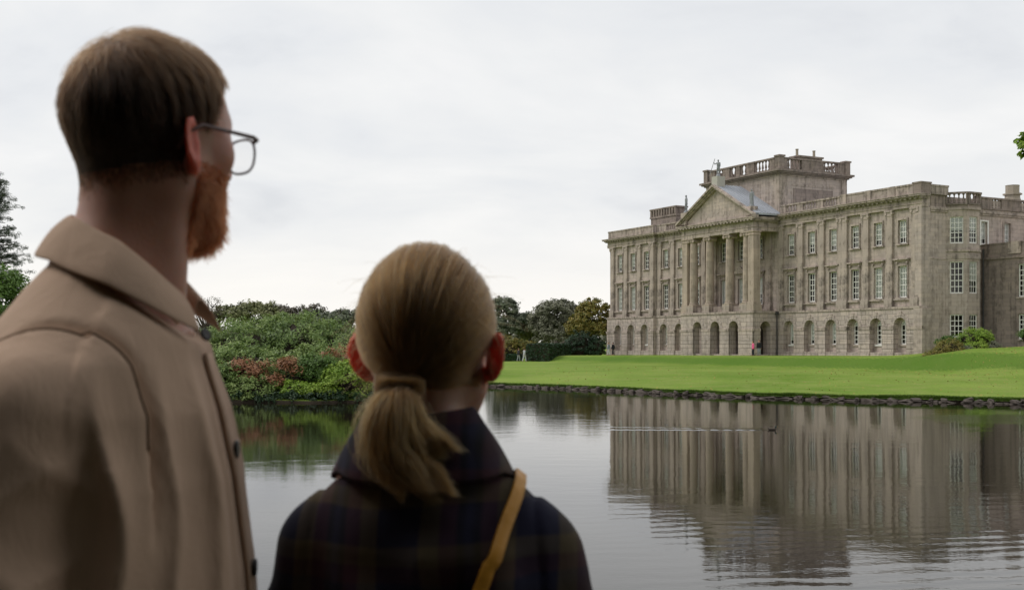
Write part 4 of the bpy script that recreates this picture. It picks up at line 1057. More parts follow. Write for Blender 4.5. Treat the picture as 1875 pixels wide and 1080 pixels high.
bush("bare_shrub", "brownish thin shrub between the clipped hedge and the house", "shrub", "twig", [(8.6, 165, 2.2, 1.6, 1.4, 1.5), (6.6, 166, 2.0, 1.4, 1.3, 1.3)], 150, 30, .4, .25, .1, 57, corek=.6)
# clipped hedges
def hedge(name, label, foot, h, mat, seed, n, ln=.14, z=None, cat="hedge"):
    """clipped hedge: slab over a four-cornered footprint, its faces covered with leaf sprays"""
    cxh = sum(p[0] for p in foot) / 4; cyh = sum(p[1] for p in foot) / 4; z = min(gz(*p) for p in foot) if z is None else z
    e_ = empty(name, (cxh, cyh, z)); tag(e_, label, cat)
    q = [(p[0] - cxh, p[1] - cyh) for p in foot]
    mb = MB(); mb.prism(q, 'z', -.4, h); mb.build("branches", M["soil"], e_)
    g = np.random.default_rng(seed); V = []
    quads = [(np.array((*q[i], -.2)), np.array((*q[(i + 1) % 4], -.2)), np.array((0, 0, h + .2))) for i in range(4)]
    quads.append((np.array((*q[0], h)), np.array((*q[1], h)), None))
    areas = [np.linalg.norm(b_ - a) * h for a, b_, c_ in quads[:4]] + [np.linalg.norm(quads[0][1] - quads[0][0]) * np.linalg.norm(quads[1][1] - quads[1][0])]
    for (a, b_, c_), ar in zip(quads, areas):
        k = int(n * ar / sum(areas)); s, t_ = g.random((k, 1)), g.random((k, 1))
        if c_ is not None: P = a + (b_ - a) * s + c_ * t_; nn = unit(np.cross(b_ - a, c_)[None, :])
        else: P = a + (b_ - a) * s + (np.array((*q[3], h)) - a) * t_; nn = np.array([[0, 0, 1.0]])
        if np.dot(nn[0], P.mean(0) - np.array([0, 0, h / 2])) < 0: nn = -nn
        P = P + nn * g.uniform(-.02, .1, (k, 1))
        n_ = unit(nn + g.normal(size=(k, 3)) * .6); ax = unit(np.cross(n_, g.normal(size=(k, 3)))); sd = np.cross(n_, ax); L_ = ln * g.uniform(.7, 1.4, (k, 1))
        V.append(np.stack([P - ax * L_, P - sd * L_ * .5, P + ax * L_, P + sd * L_ * .5], 1).reshape(-1, 3))
    V = np.concatenate(V); np_mesh("foliage", V, np.arange(len(V)).reshape(-1, 4), LM[mat], e_)
    return e_
hedge("clipped_hedge", "tall square-clipped dark yew hedge at the foot of the terrace bank", [(4.8, 148), (8.2, 160), (5.5, 162), (1.9, 150)], 2.25, "yew", 61, 9000)
hedge("low_hedge", "low dark clipped hedge running left from the tall yew hedge", [(-3.6, 151), (1.2, 151), (1.2, 152), (-3.6, 152)], .85, "yew", 62, 2500)
# ---- planting by the right-hand corner of the house
bush("autumn_shrub", "reddish sprawling shrub at the bottom of the group by the house corner", "shrub", "autumn", [(36.2, 98, 1.75, 1.1, .8, .75), (37.5, 98.4, 2.4, 1.25, .9, 1.0), (35.3, 97.6, 1.25, .8, .6, .45)], 200, 38, .28, .16, .06, 71)
bush("olive_shrub", "mid green shrub on the mound between red and yellow shrubs", "shrub", "green", [(38.3, 101, 2.9, 1.0, .9, .9), (39.3, 100.4, 2.4, .8, .8, .7)], 130, 38, .28, .16, .07, 72)
bush("grey_shrub", "small grey-green shrub under the yellow-green bush on the mound", "shrub", "tree_grey", [(39.2, 99.2, 2.2, .7, .7, .65), (42.0, 100, 2.6, .6, .7, .6)], 110, 38, .24, .14, .06, 73)
bush("golden_bush", "round yellow-green bush on the mound below the bay window", "shrub", "lime", [(40.4, 101, 3.3, 1.2, 1.1, 1.0), (41.3, 101, 3.5, 1.0, 1.0, .85), (40.6, 100.2, 2.6, 1.2, .9, .7)], 260, 40, .28, .15, .06, 74)
bush("green_shrub", "dark green shrub at the photo's right edge on the mound", "shrub", "green", [(45.6, 101, 3.5, .9, .9, .9)], 80, 36, .28, .16, .07, 75)
# ---- left edge: pine and leafy tree above the man's shoulder
def pine(x, y, h):
    z = gz(x, y); e_ = empty("pine_tree", (x, y, z)); tag(e_, "tall dark pine with ragged layered branches at the left edge", "tree"); g = random.Random(9)
    mb = MB(); mb.tube(limb_pts((0, 0, -.3), (.2, 0, h * .97), (.1, 0, 0), 9, g), [.36 * (1 - .09 * k) for k in range(10)], 8)
    bl = []
    for k in range(34):
        f = .38 + .6 * (k / 33.0) ** .85; a = g.uniform(0, 6.28) if k % 2 else g.uniform(-1.0, .7); r = (1.02 - f) * 3.6 + .85 + g.uniform(-.3, .6); zb = h * f
        tip = (r * math.cos(a), r * math.sin(a), zb + g.uniform(-.1, .35))
        mb.tube(limb_pts((0, 0, zb - .3), tip, (0, 0, .15), 5, g), [.09, .075, .06, .05, .035, .02], 5)
        for q in (.45, .72, .97): bl.append((tip[0] * q, tip[1] * q, zb + .1, .42 + .3 * q, .42 + .3 * q, .24))
    mb.build("trunk", M["bark"], e_, True)
    foliage("crown", e_, LM["pine"], bl, 620, 44, .30, .26, .035, 81, flat=.6, up=.9)
pine(-36.0, 78, 13.4)
tree("leafy_tree", "bright green leafy tree below the pine at the left edge", "green", -30.4, 66, 3.2, .3, [(0, 0, 4.7, 2.3, 2, 2.0), (-1.6, 0, 3.0, 2.4, 2, 2.0), (1.6, 0, 3.2, 1.5, 1.6, 1.6)], 420, 40, .4, .24, .13, 82)
# ---- oak on the right bank, one leafy bough of it hanging into the view
e_ = tree("overhanging_tree", "oak on the near right bank, one leafy bough hanging into the picture's edge", "lime", 18.5, 15.5, 5.5, .42,
     [(0, 0, 10.5, 4.6, 4.6, 3.2), (-2.6, 1.5, 8.8, 3.2, 3.2, 2.2), (2.5, -1, 9, 3.4, 3.4, 2.4)], 420, 40, .6, .17, .1, 91)
zz0 = e_.location.z
bx_, by_, bz_ = 8.94 - 18.5, 20.0 - 15.5, 6.5 - zz0
mb = MB(); mb.tube(limb_pts((-2.0, 1.2, 6.4), (bx_ + .25, by_, bz_ + .1), (0, 0, .9), 10, random.Random(3)), [.14 - .012 * k for k in range(11)], 6); mb.build("bough", M["bark"], e_, True)
foliage("bough_leaves", e_, LM["lime"], [(bx_ + .06, by_, bz_ - .04, .15, .2, .2), (bx_ + .35, by_, bz_ + .16, .3, .3, .2), (bx_ + .05, by_, bz_ - .22, .08, .1, .08), (bx_ + .9, by_ - .3, bz_ + .3, .6, .4, .3)], 90, 22, .09, .12, .075, 92)
# ---- unseen hedges added behind the viewpoint to block sky light on the people's backs
hedge("sky_blocker_hedge", "tall dark hedge added out of view to block sky light behind the two people", [(-11, -3.4), (11, -3.4), (11, -2.0), (-11, -2.0)], 9.0, "yew", 95, 40000, ln=.11, z=1.5)
hedge("sky_blocker_hedge", "dark evergreen wing of the screen on the viewer's left, out of the picture", [(-5.6, -2.0), (-4.4, -2.0), (-4.4, .6), (-5.6, .6)], 8.0, "yew", 96, 9000, ln=.11, z=1.5)
hedge("sky_blocker_hedge", "dark evergreen wing of the screen on the viewer's right, out of the picture", [(4.4, -2.0), (5.6, -2.0), (5.6, .6), (4.4, .6)], 8.0, "yew", 97, 9000, ln=.11, z=1.5)
# fallen leaves on the lawn
g = np.random.default_rng(31); k = 2600
lx = np.concatenate([g.normal(42, 6, 1100), g.uniform(2, 45, 1500)]); ly = np.concatenate([g.normal(88, 7, 1100), g.uniform(60, 112, 1500)]); lz, ls = H(lx, ly)
ok = ls > .6; lx, ly, lz = lx[ok], ly[ok], lz[ok]; k = len(lx); n_ = unit(np.stack([g.normal(size=k) * .4, g.normal(size=k) * .4, np.ones(k)], -1)); a_ = unit(np.cross(n_, g.normal(size=(k, 3)))); s_ = np.cross(n_, a_); sz = g.uniform(.03, .075, (k, 1)); P = np.stack([lx, ly, lz + .02], -1)
V = np.stack([P - a_ * sz, P - s_ * sz * .7, P + a_ * sz, P + s_ * sz * .7], 1).reshape(-1, 3)
o = np_mesh("fallen_leaves", V, np.arange(len(V)).reshape(-1, 4), leaf_mat("fallen_leaf", [(.30, .16, .03), (.42, .30, .07), (.22, .10, .04)], .1)); tag(o, "yellow fallen leaves scattered over the lawn", "leaves", kind="stuff")
# ---- stone edging of the far bank and its grass fringe
def rock_mesh(seed):
    g = random.Random(seed); bm = bmesh.new(); bmesh.ops.create_cube(bm, size=1.0)
    bmesh.ops.bevel(bm, geom=list(bm.edges), offset=.16, segments=1, affect='EDGES')
    for v in bm.verts: v.co += Vector((g.uniform(-.2, .2), g.uniform(-.14, .14), g.uniform(-.2, .2)))
    me = bpy.data.meshes.new("stone"); bm.to_mesh(me); bm.free(); return me
M["edge_stone"] = stone_mat("edge_stone", col=(.13, .112, .098), block=(40, 40), joint=0, dirt=.7, tint=(.09, .10, .05))
rocks = [rock_mesh(k) for k in range(7)]
for r_ in rocks: r_.materials.append(M["edge_stone"])
edging = empty("stone_edging", (17.7, 60.8, 0)); tag(edging, "rough stone edging between the lawn and the water", "stone edging")
a_lo, a_hi = math.atan2(50 - 40, 41 - 8), math.atan2(82 - 40, -3 - 8)
aa = a_lo; gs = random.Random(21); n_st = 0
while aa < a_hi and n_st < 300:
    r0 = float(shore_r(aa)); w = gs.uniform(.16, .75)
    x, y = LC[0] + (r0 + .02) * math.cos(aa), LC[1] + (r0 + .02) * math.sin(aa)
    aa2 = aa + .01; r2 = float(shore_r(aa2)); tx, ty = (LC[0] + r2 * math.cos(aa2)) - (LC[0] + r0 * math.cos(aa)), (LC[1] + r2 * math.sin(aa2)) - (LC[1] + r0 * math.sin(aa))
    rz = math.atan2(ty, tx)
    for (zz, hh, wj) in ((.02, gs.uniform(.08, .24), 1.0), (.13, gs.uniform(.06, .2), gs.uniform(.5, .9))):
        if zz > .1 and gs.random() < .55: continue
        o = link_mesh("stone", gs.choice(rocks), None, edging); o.location = (x - 17.7 + gs.uniform(-.05, .05), y - 60.8 + gs.uniform(-.08, .06), zz)
        o.rotation_euler = (gs.uniform(-.3, .3), gs.uniform(-.22, .22), rz + gs.uniform(-.15, .15)); o.scale = (w * wj, gs.uniform(.25, .45), hh); n_st += 1
    aa += w * .94 / math.hypot(tx, ty) * .01
# fringe of longer grass along the top of the bank
g = np.random.default_rng(77); k = 40000
fa = g.uniform(a_lo - .05, a_hi + .05, k); fs_ = g.uniform(.02, .55, k) ** 1.0
fr_ = shore_r(fa) + fs_; fx = LC[0] + fr_ * np.cos(fa); fy = LC[1] + fr_ * np.sin(fa); fz = np.maximum(H(fx, fy)[0], .2) - .02
an = g.uniform(0, 6.28, k); hgt = g.uniform(.05, .17, k) * (1.2 - fs_); bw_ = .02
P = np.stack([fx, fy, fz], -1); sdv = np.stack([np.cos(an), np.sin(an), 0 * an], -1) * bw_; tipo = np.stack([g.normal(size=k) * .06, g.normal(size=k) * .06 - .10 * (fs_ < .2), hgt * np.where(fs_ < .12, -.3, 1)], -1)
V = np.stack([P - sdv, P + sdv, P + tipo + sdv * .2, P + tipo - sdv * .2], 1).reshape(-1, 3)
o = np_mesh("grass", V, np.arange(len(V)).reshape(-1, 4), LM["grass"]); tag(o, "fringe of longer grass along the top of the stone edging", "grass", kind="stuff")
print("plants", time.time() - T0)
# ================================================================ PEOPLE
# ---- signed-distance modelling: bodies and clothes grow as one continuous surface
def s_ell(P, c, r):
    q = P - np.array(c); r = np.array(r, float)
    k0 = np.linalg.norm(q / r, axis=-1); k1 = np.linalg.norm(q / (r * r), axis=-1)
    return k0 * (k0 - 1) / np.maximum(k1, 1e-9)
def s_cap(P, a, b, ra, rb):
    a, b = np.array(a, float), np.array(b, float); ba = b - a; pa = P - a
    h = np.clip((pa @ ba) / (ba @ ba), 0, 1)
    return np.linalg.norm(pa - h[..., None] * ba, axis=-1) - (ra + (rb - ra) * h)
def smin(a, b, k):
    h = np.clip(.5 + .5 * (b - a) / k, 0, 1); return b * (1 - h) + a * h - k * h * (1 - h)
def smax(a, b, k): return -smin(-a, -b, k)
def s_loft(P, lev):
    """stack of ellipses: lev rows (z, rx, ry_front, ry_back, cy)"""
    L_ = np.array(sorted(lev)); z = P[..., 2]
    rx, rf, rb, cy = (np.interp(z, L_[:, 0], L_[:, k]) for k in (1, 2, 3, 4))
    y = P[..., 1] - cy; ry = np.where(y > 0, rf, rb)
    k = (np.abs(P[..., 0] / rx) ** 2.3 + np.abs(y / ry) ** 2.3) ** (1 / 2.3)
    d = (k - 1) * np.minimum(rx, ry)
    return np.maximum(d, np.maximum(z - L_[-1, 0], L_[0, 0] - z))
def surface_nets(f, xs, ys, zs):
    X, Y, Zg = np.meshgrid(xs, ys, zs, indexing='ij')
    v = np.empty(X.shape, np.float32)
    step = 24
    for k in range(0, len(zs), step):
        sl = np.s_[:, :, k:k + step]
        v[sl] = f(np.stack([X[sl], Y[sl], Zg[sl]], -1))
    ins = v < 0
    nx, ny, nz = v.shape
    cnt = np.zeros((nx - 1, ny - 1, nz - 1), np.float32); acc = np.zeros((nx - 1, ny - 1, nz - 1, 3), np.float32)
    ax = [xs.astype(np.float32), ys.astype(np.float32), zs.astype(np.float32)]
    G3 = np.stack([X, Y, Zg], -1).astype(np.float32)
    for dim in range(3):
        for o1 in (0, 1):
            for o2 in (0, 1):
                oth = [d for d in range(3) if d != dim]
                sa = [None] * 3; sb = [None] * 3
                n_ = (nx, ny, nz)
                sa[dim] = slice(0, n_[dim] - 1); sb[dim] = slice(1, n_[dim])
                for d_, o_ in zip(oth, (o1, o2)): sa[d_] = slice(o_, n_[d_] - 1 + o_); sb[d_] = sa[d_]
                sa, sb = tuple(sa), tuple(sb)
                cr_ = ins[sa] != ins[sb]
                if not cr_.any(): continue
                va, vb = v[sa][cr_], v[sb][cr_]; t_ = (va / (va - vb))[:, None]
                acc[cr_] += G3[sa][cr_] * (1 - t_) + G3[sb][cr_] * t_
                cnt[cr_] += 1
    act = cnt > 0
    ids = -np.ones(act.shape, np.int64); ids[act] = np.arange(act.sum())
    V = acc[act] / cnt[act][:, None]
    faces = []
    for dim in range(3):
        oth = [d for d in range(3) if d != dim]
        n_ = (nx, ny, nz)
        sa = [None] * 3; sb = [None] * 3
        sa[dim] = slice(0, n_[dim] - 1); sb[dim] = slice(1, n_[dim])
        for d_ in oth: sa[d_] = slice(1, n_[d_] - 1); sb[d_] = sa[d_]
        a_, b_ = ins[tuple(sa)], ins[tuple(sb)]
        w = np.argwhere(a_ != b_)
        if not len(w): continue
        flip = a_[a_ != b_]
        base = w.copy()
        for d_ in oth: base[:, d_] += 1
        def cell(o1, o2):
            c_ = base.copy(); c_[:, oth[0]] -= o1; c_[:, oth[1]] -= o2
            return ids[c_[:, 0], c_[:, 1], c_[:, 2]]
        q = np.stack([cell(1, 1), cell(0, 1), cell(0, 0), cell(1, 0)], -1)
        if dim == 1: flip = ~flip
        q[~flip] = q[~flip][:, ::-1]
        faces.append(q)
    Fc = np.concatenate(faces); Fc = Fc[(Fc >= 0).all(1)]
    return V, Fc
def axis(*segs):
    """uneven sampling: (start, stop, step) runs"""
    out = []
    for a, b, s in segs: out.append(np.arange(a, b, s))
    out.append(np.array([segs[-1][1]])); return np.concatenate(out)
def sdf_obj(name, f, xs, ys, zs, mat, parent, relax=1):
    V, Fc = surface_nets(f, xs, ys, zs)
    for _ in range(relax):                      # light relaxation of the grid pattern
        s = np.zeros_like(V); c = np.zeros(len(V))
        for k in range(4):
            np.add.at(s, Fc[:, k], V[Fc[:, (k + 1) % 4]]); np.add.at(c, Fc[:, k], 1)
            np.add.at(s, Fc[:, k], V[Fc[:, (k + 3) % 4]]); np.add.at(c, Fc[:, k], 1)
        V = V * .5 + .5 * s / np.maximum(c, 1)[:, None]
    o = np_mesh(name, V, Fc, mat, parent, True)
    return o, V, Fc
def grad(f, P, e=.002):
    g = np.stack([f(P + np.array(d)) - f(P - np.array(d)) for d in ((e, 0, 0), (0, e, 0), (0, 0, e))], -1)
    return unit(g)
def rot_z(P, a, c=(0, 0)):
    x, y = P[..., 0] - c[0], P[..., 1] - c[1]; ca, sa = math.cos(a), math.sin(a)
    return np.stack([ca * x - sa * y + c[0], sa * x + ca * y + c[1], P[..., 2]], -1)
def fbm(P, f=1.0, seed=0):
    """smooth pseudo-noise from sines"""
    g = np.random.default_rng(seed); o = 0
    for k in range(5):
        w = g.normal(size=3) * f * (1 + .6 * k); o = o + np.sin(P @ w + g.uniform(0, 6)) / (1 + .6 * k)
    return o / 2.2
# ---- materials for people
def skin_mat(name, col, red=(.66, .10, .06)):
    m, t, b, l = new_mat(name)
    at_ = N(t, "ShaderNodeAttribute", attribute_name="ear_glow_flush")  # ear redness paints in back-lit glow; face redness is natural
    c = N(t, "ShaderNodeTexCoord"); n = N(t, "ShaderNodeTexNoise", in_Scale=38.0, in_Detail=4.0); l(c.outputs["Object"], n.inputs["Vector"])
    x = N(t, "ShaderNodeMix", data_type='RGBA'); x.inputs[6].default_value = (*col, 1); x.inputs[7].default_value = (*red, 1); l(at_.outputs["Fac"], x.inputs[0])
    x2 = N(t, "ShaderNodeMix", data_type='RGBA', blend_type='MULTIPLY'); x2.inputs[0].default_value = .35; l(x.outputs[2], x2.inputs[6])
    rp = N(t, "ShaderNodeMapRange"); rp.inputs[3].default_value = .65; rp.inputs[4].default_value = 1.2; l(n.outputs[0], rp.inputs[0]); l(rp.outputs[0], x2.inputs[7])
    l(x2.outputs[2], b.inputs["Base Color"]); b.inputs["Roughness"].default_value = .48
    b.inputs["Subsurface Weight"].default_value = .6; b.inputs["Subsurface Radius"].default_value = (1.0, .28, .14); b.inputs["Subsurface Scale"].default_value = .016
    bp = N(t, "ShaderNodeBump", in_Strength=.25, in_Distance=.002); n2 = N(t, "ShaderNodeTexNoise", in_Scale=420.0, in_Detail=2.0); l(c.outputs["Object"], n2.inputs["Vector"]); l(n2.outputs[0], bp.inputs["Height"]); l(bp.outputs[0], b.inputs["Normal"])
    return m
def hair_mat(name, col, rough=.32, rand=.35):
    m = bpy.data.materials.new(name); m.use_nodes = True; t = m.node_tree; t.nodes.clear(); l = t.links.new
    out = N(t, "ShaderNodeOutputMaterial"); h_ = N(t, "ShaderNodeBsdfHairPrincipled")
    h_.parametrization = 'COLOR'
    hi = N(t, "ShaderNodeHairInfo"); x = N(t, "ShaderNodeMix", data_type='RGBA')
    x.inputs[6].default_value = tuple(v * (1 - rand) for v in col) + (1,); x.inputs[7].default_value = tuple(min(1, v * (1 + rand)) for v in col) + (1,)
    l(hi.outputs["Random"], x.inputs[0]); l(x.outputs[2], h_.inputs["Color"])
    h_.inputs["Roughness"].default_value = rough; h_.inputs["Radial Roughness"].default_value = .45
    h_.inputs["Random Roughness"].default_value = .2; h_.inputs["IOR"].default_value = 1.40
    l(h_.outputs[0], out.inputs[0]); return m
def cloth_mat(name, col, weave=900.0, noise=.12, rough=.92):
    m, t, b, l = new_mat(name)
    c = N(t, "ShaderNodeTexCoord"); n = N(t, "ShaderNodeTexNoise", in_Scale=9.0, in_Detail=6.0, in_Roughness=.6); l(c.outputs["Object"], n.inputs["Vector"])
    x = N(t, "ShaderNodeMix", data_type='RGBA'); x.inputs[6].default_value = tuple(v * (1 - noise) for v in col) + (1,); x.inputs[7].default_value = tuple(v * (1 + noise) for v in col) + (1,)
    l(n.outputs[0], x.inputs[0]); l(x.outputs[2], b.inputs["Base Color"]); b.inputs["Roughness"].default_value = rough; b.inputs["Specular IOR Level"].default_value = .15
    b.inputs["Sheen Weight"].default_value = .08; b.inputs["Sheen Roughness"].default_value = .5
    w = N(t, "ShaderNodeTexNoise", in_Scale=weave, in_Detail=1.0); l(c.outputs["Object"], w.inputs["Vector"])
    fm_ = N(t, "ShaderNodeMapping"); fm_.inputs["Scale"].default_value = (1, 1, .38); l(c.outputs["Object"], fm_.inputs[0]); f_ = N(t, "ShaderNodeTexNoise", in_Scale=26.0, in_Detail=6.0, in_Roughness=.6, in_Distortion=.6); l(fm_.outputs[0], f_.inputs["Vector"])
    b1 = N(t, "ShaderNodeBump", in_Strength=.25, in_Distance=.001); l(w.outputs[0], b1.inputs["Height"])
    b2 = N(t, "ShaderNodeBump", in_Strength=.32, in_Distance=.010); l(f_.outputs[0], b2.inputs["Height"]); l(b1.outputs[0], b2.inputs["Normal"]); l(b2.outputs[0], b.inputs["Normal"])
    return m
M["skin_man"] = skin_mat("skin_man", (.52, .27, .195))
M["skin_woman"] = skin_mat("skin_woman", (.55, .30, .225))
M["hair_man"] = hair_mat("hair_man", (.016, .0072, .0034), .42)
M["hair_top"] = hair_mat("hair_top", (.050, .0235, .0105), .42)  # sky sheen on top of the head put into a lighter hair colour
M["beard"] = hair_mat("beard", (.085, .0165, .0045), .45)
M["hair_woman"] = hair_mat("hair_woman", (.105, .049, .014), .40, .6)
M["cap_man"] = plain("hair_root_brown", (.022, .013, .009), .8)
M["cap_woman"] = plain("hair_root_fair", (.05, .028, .014), .8)
M["jacket"] = cloth_mat("tan_cotton", (.55, .385, .28))
M["jacket_seam"] = cloth_mat("tan_seam", (.36, .24, .165))
M["jacket_in"] = cloth_mat("rust_lining", (.22, .10, .055))
M["denim"] = cloth_mat("dark_denim", (.03, .035, .055))
M["shoe"] = plain("shoe_leather", (.05, .035, .025), .5)
M["button"] = plain("horn_button", (.02, .016, .014), .35)
M["strap"] = plain("mustard_leather", (.58, .265, .024), .5, 0, .4, .12, 60.0, .15)
m, t, b, l = new_mat("dark_plaid")
c = N(t, "ShaderNodeTexCoord"); sp = N(t, "ShaderNodeSeparateXYZ")
dn = N(t, "ShaderNodeTexNoise", in_Scale=5.0, in_Detail=2.0); l(c.outputs["Object"], dn.inputs["Vector"])
av = N(t, "ShaderNodeMix", data_type='VECTOR'); av.inputs[0].default_value = .025; l(c.outputs["Object"], av.inputs[4]); l(dn.outputs["Color"], av.inputs[5]); l(av.outputs[1], sp.inputs[0])
def stripes(src, period, edges):
    md = N(t, "ShaderNodeMath", operation='PINGPONG'); md.inputs[1].default_value = period; l(src, md.inputs[0])
    dv_ = N(t, "ShaderNodeMath", operation='DIVIDE'); dv_.inputs[1].default_value = period; l(md.outputs[0], dv_.inputs[0])
    rp = N(t, "ShaderNodeValToRGB"); rp.color_ramp.interpolation = 'EASE'
    while len(rp.color_ramp.elements) < len(edges): rp.color_ramp.elements.new(.5)
    for k, (p_, col) in enumerate(edges): rp.color_ramp.elements[k].position = p_; rp.color_ramp.elements[k].color = (*col, 1)
    l(dv_.outputs[0], rp.inputs[0]); return rp.outputs[0]
navy, olive, plum, black, tan_ = (.016, .016, .034), (.080, .061, .036), (.048, .020, .028), (.010, .009, .010), (.10, .075, .045)
sx = stripes(sp.outputs[0], .075, [(.0, navy), (.30, navy), (.36, olive), (.58, olive), (.64, plum), (.80, plum), (.88, black), (1.0, navy)])
sz = stripes(sp.outputs[2], .085, [(.0, black), (.28, navy), (.34, plum), (.5, plum), (.56, olive), (.74, olive), (.80, navy), (1.0, navy)])
xm = N(t, "ShaderNodeMix", data_type='RGBA'); xm.inputs[0].default_value = .45; l(sx, xm.inputs[6]); l(sz, xm.inputs[7]); l(xm.outputs[2], b.inputs["Base Color"])
b.inputs["Roughness"].default_value = .95; b.inputs["Specular IOR Level"].default_value = .12; b.inputs["Sheen Weight"].default_value = .05
w = N(t, "ShaderNodeTexNoise", in_Scale=26.0, in_Detail=5.0); l(c.outputs["Object"], w.inputs["Vector"])
b2 = N(t, "ShaderNodeBump", in_Strength=.4, in_Distance=.005); l(w.outputs[0], b2.inputs["Height"]); l(b2.outputs[0], b.inputs["Normal"])
M["plaid"] = m
# ---- head in its own frame: x right, y towards the face, z up, origin mid-head
def head_core(Q, wide=1.0, male=True):
    """skull, face and jaw without ears"""
    X = np.abs(Q[..., 0]); S_ = np.stack([X, Q[..., 1], Q[..., 2]], -1)
    d = s_ell(Q, (0, -.014, .026), (.0765 * wide, .094, .090))
    d = smin(d, s_ell(Q, (0, .030, .018), (.066 * wide, .066, .078)), .03)              # forehead
    d = smin(d, s_ell(Q, (0, .036, -.040), (.058 * wide, .056, .075)), .03)             # face
    d = smin(d, s_cap(S_, (.050 * wide, .004, -.055), (.012, .064, -.100), .022, .020), .03)    # jaw line
    d = smin(d, s_ell(Q, (0, .068, -.102), (.024, .022, .020)), .025)                   # chin
    d = smin(d, s_ell(S_, (.044, .056, -.018), (.022, .024, .020)), .02)                # cheekbone
    d = smin(d, s_cap(S_, (.0, .090, .022), (.034, .078, .024), .010, .010), .014)      # brow
    d = smax(d, -s_ell(S_, (.030, .099, .002), (.017, .014, .011)), .012)               # eye socket
    d = smin(d, s_ell(S_, (.030, .079, .001), (.012, .012, .012)), .004)                # eyeball under lids
    d = smin(d, s_cap(Q, (0, .090, .010), (0, .113, -.030), .008, .011), .012)          # nose bridge
    d = smin(d, s_ell(S_, (.010, .100, -.034), (.009, .011, .008)), .008)               # nostril wing
    d = smin(d, s_ell(Q, (0, .091, -.058), (.022, .010, .006)), .006)                   # upper lip
    d = smin(d, s_ell(Q, (0, .089, -.069), (.019, .010, .007)), .006)                   # lower lip
    if male: d = smin(d, s_ell(Q, (0, -.066, .012), (.052, .034, .04)), .03)             # occiput
    return d
def ear(Q, wide=1.0, flare=.0, k_=.9):
    X = np.abs(Q[..., 0]); S_ = np.stack([X, Q[..., 1], Q[..., 2]], -1)
    a = .42 + flare; c0 = np.array((.0785 * wide, -.006, -.015))
    q = S_ - c0                                            # plate turned out from the head, leaning back
    ca, sa = math.cos(a), math.sin(a)
    qx = ca * q[..., 0] + sa * q[..., 1]; qy = -sa * q[..., 0] + ca * q[..., 1]
    tl = .22; qy2 = math.cos(tl) * qy + math.sin(tl) * q[..., 2]; qz = -math.sin(tl) * qy + math.cos(tl) * q[..., 2]
    E_ = np.stack([qx, qy2 + .012, qz], -1) / k_
    d = s_ell(E_, (.004, 0, .004), (.0065, .0205, .034))
    d = smin(d, s_ell(E_, (.003, .006, -.024), (.006, .010, .012)), .008)
    rim = s_ell(E_, (.009, -.002, .006), (.006, .0135, .022))
    d = smax(d, -rim, .004)
    d = smin(d, s_ell(E_, (.004, .012, -.004), (.004, .004, .008)), .005)
    return d
def head_full(Q, wide, male, flare=0.0): return smin(head_core(Q, wide, male), ear(Q, wide, flare), .006)
def hand(P, wx, wy, wz, s):
    """relaxed hand hanging at the wrist: palm, four bent fingers, thumb"""
    d = s_ell(P, (wx, wy, wz - .05), (.016, .042, .052))
    for k, (dy, ln) in enumerate(((.032, .075), (.011, .085), (-.011, .08), (-.031, .062))):
        a = (wx, wy + dy, wz - .085); m_ = (wx - s * .008, wy + dy * 1.1, wz - .085 - ln * .5); e_ = (wx - s * .03, wy + dy * 1.1, wz - .085 - ln * .92)
        d = smin(d, np.minimum(s_cap(P, a, m_, .0095, .0088), s_cap(P, m_, e_, .0088, .0075)), .004)
    t0 = (wx, wy + .032, wz - .03); t1 = (wx - s * .01, wy + .062, wz - .065); t2 = (wx - s * .02, wy + .066, wz - .095)
    return smin(d, np.minimum(s_cap(P, t0, t1, .013, .0105), s_cap(P, t1, t2, .0105, .009)), .006)
def strands(name, pts, rad, mat, parent):
    """pts (n, k, 3) -> hair curves object; rad (k,) radii along each strand"""
    n, k, _ = pts.shape
    cu = bpy.data.hair_curves.new(name)
    cu.add_curves([k] * n)
    cu.attributes["position"].data.foreach_set("vector", pts.astype(np.float32).ravel())
    ra = cu.attributes.get("radius") or cu.attributes.new("radius", 'FLOAT', 'POINT')
    ra.data.foreach_set("value", np.tile(np.asarray(rad, np.float32), n))
    cu.materials.append(mat)
    o = bpy.data.objects.new(name, cu); C.objects.link(o); o.parent = parent
    return o
def ray_r(f, D, r0=.19):
    """distance from the head's origin to its surface along unit directions D"""
    r = np.full(D.shape[:-1], r0)
    for _ in range(14): r = np.maximum(r - f(D * r[..., None]) * .9, .02)
    return r
def slerp(a, b, t_):
    w = np.arccos(np.clip((a * b).sum(-1, keepdims=True), -.9995, .9995)); s = np.sin(w)
    return unit((np.sin((1 - t_) * w) * a + np.sin(t_ * w) * b) / s)
def cap_mesh(name, f, mask, off, mat, parent, n=90):
    """thin shell over the masked part of the head (the roots of the hair)"""
    th = np.linspace(.01, math.pi - .5, n); ph = np.linspace(0, 2 * math.pi, 2 * n, endpoint=False)
    TH, PH = np.meshgrid(th, ph, indexing='ij')
    D = np.stack([np.sin(TH) * np.cos(PH), np.sin(TH) * np.sin(PH), np.cos(TH)], -1)
    mk = mask(D); r = ray_r(f, D) + np.where(mk, off, -.006)
    V = (D * r[..., None]).reshape(-1, 3); I = np.arange(n * 2 * n).reshape(n, 2 * n); I2 = np.roll(I, -1, 1)
    q = np.stack([I[:-1], I[1:], I2[1:], I2[:-1]], -1).reshape(-1, 4)
    keep = mk.reshape(-1)[q].any(1)
    used = np.unique(q[keep]); rm = -np.ones(len(V), int); rm[used] = np.arange(len(used))
    return np_mesh(name, V[used], rm[q[keep]], mat, parent, True)
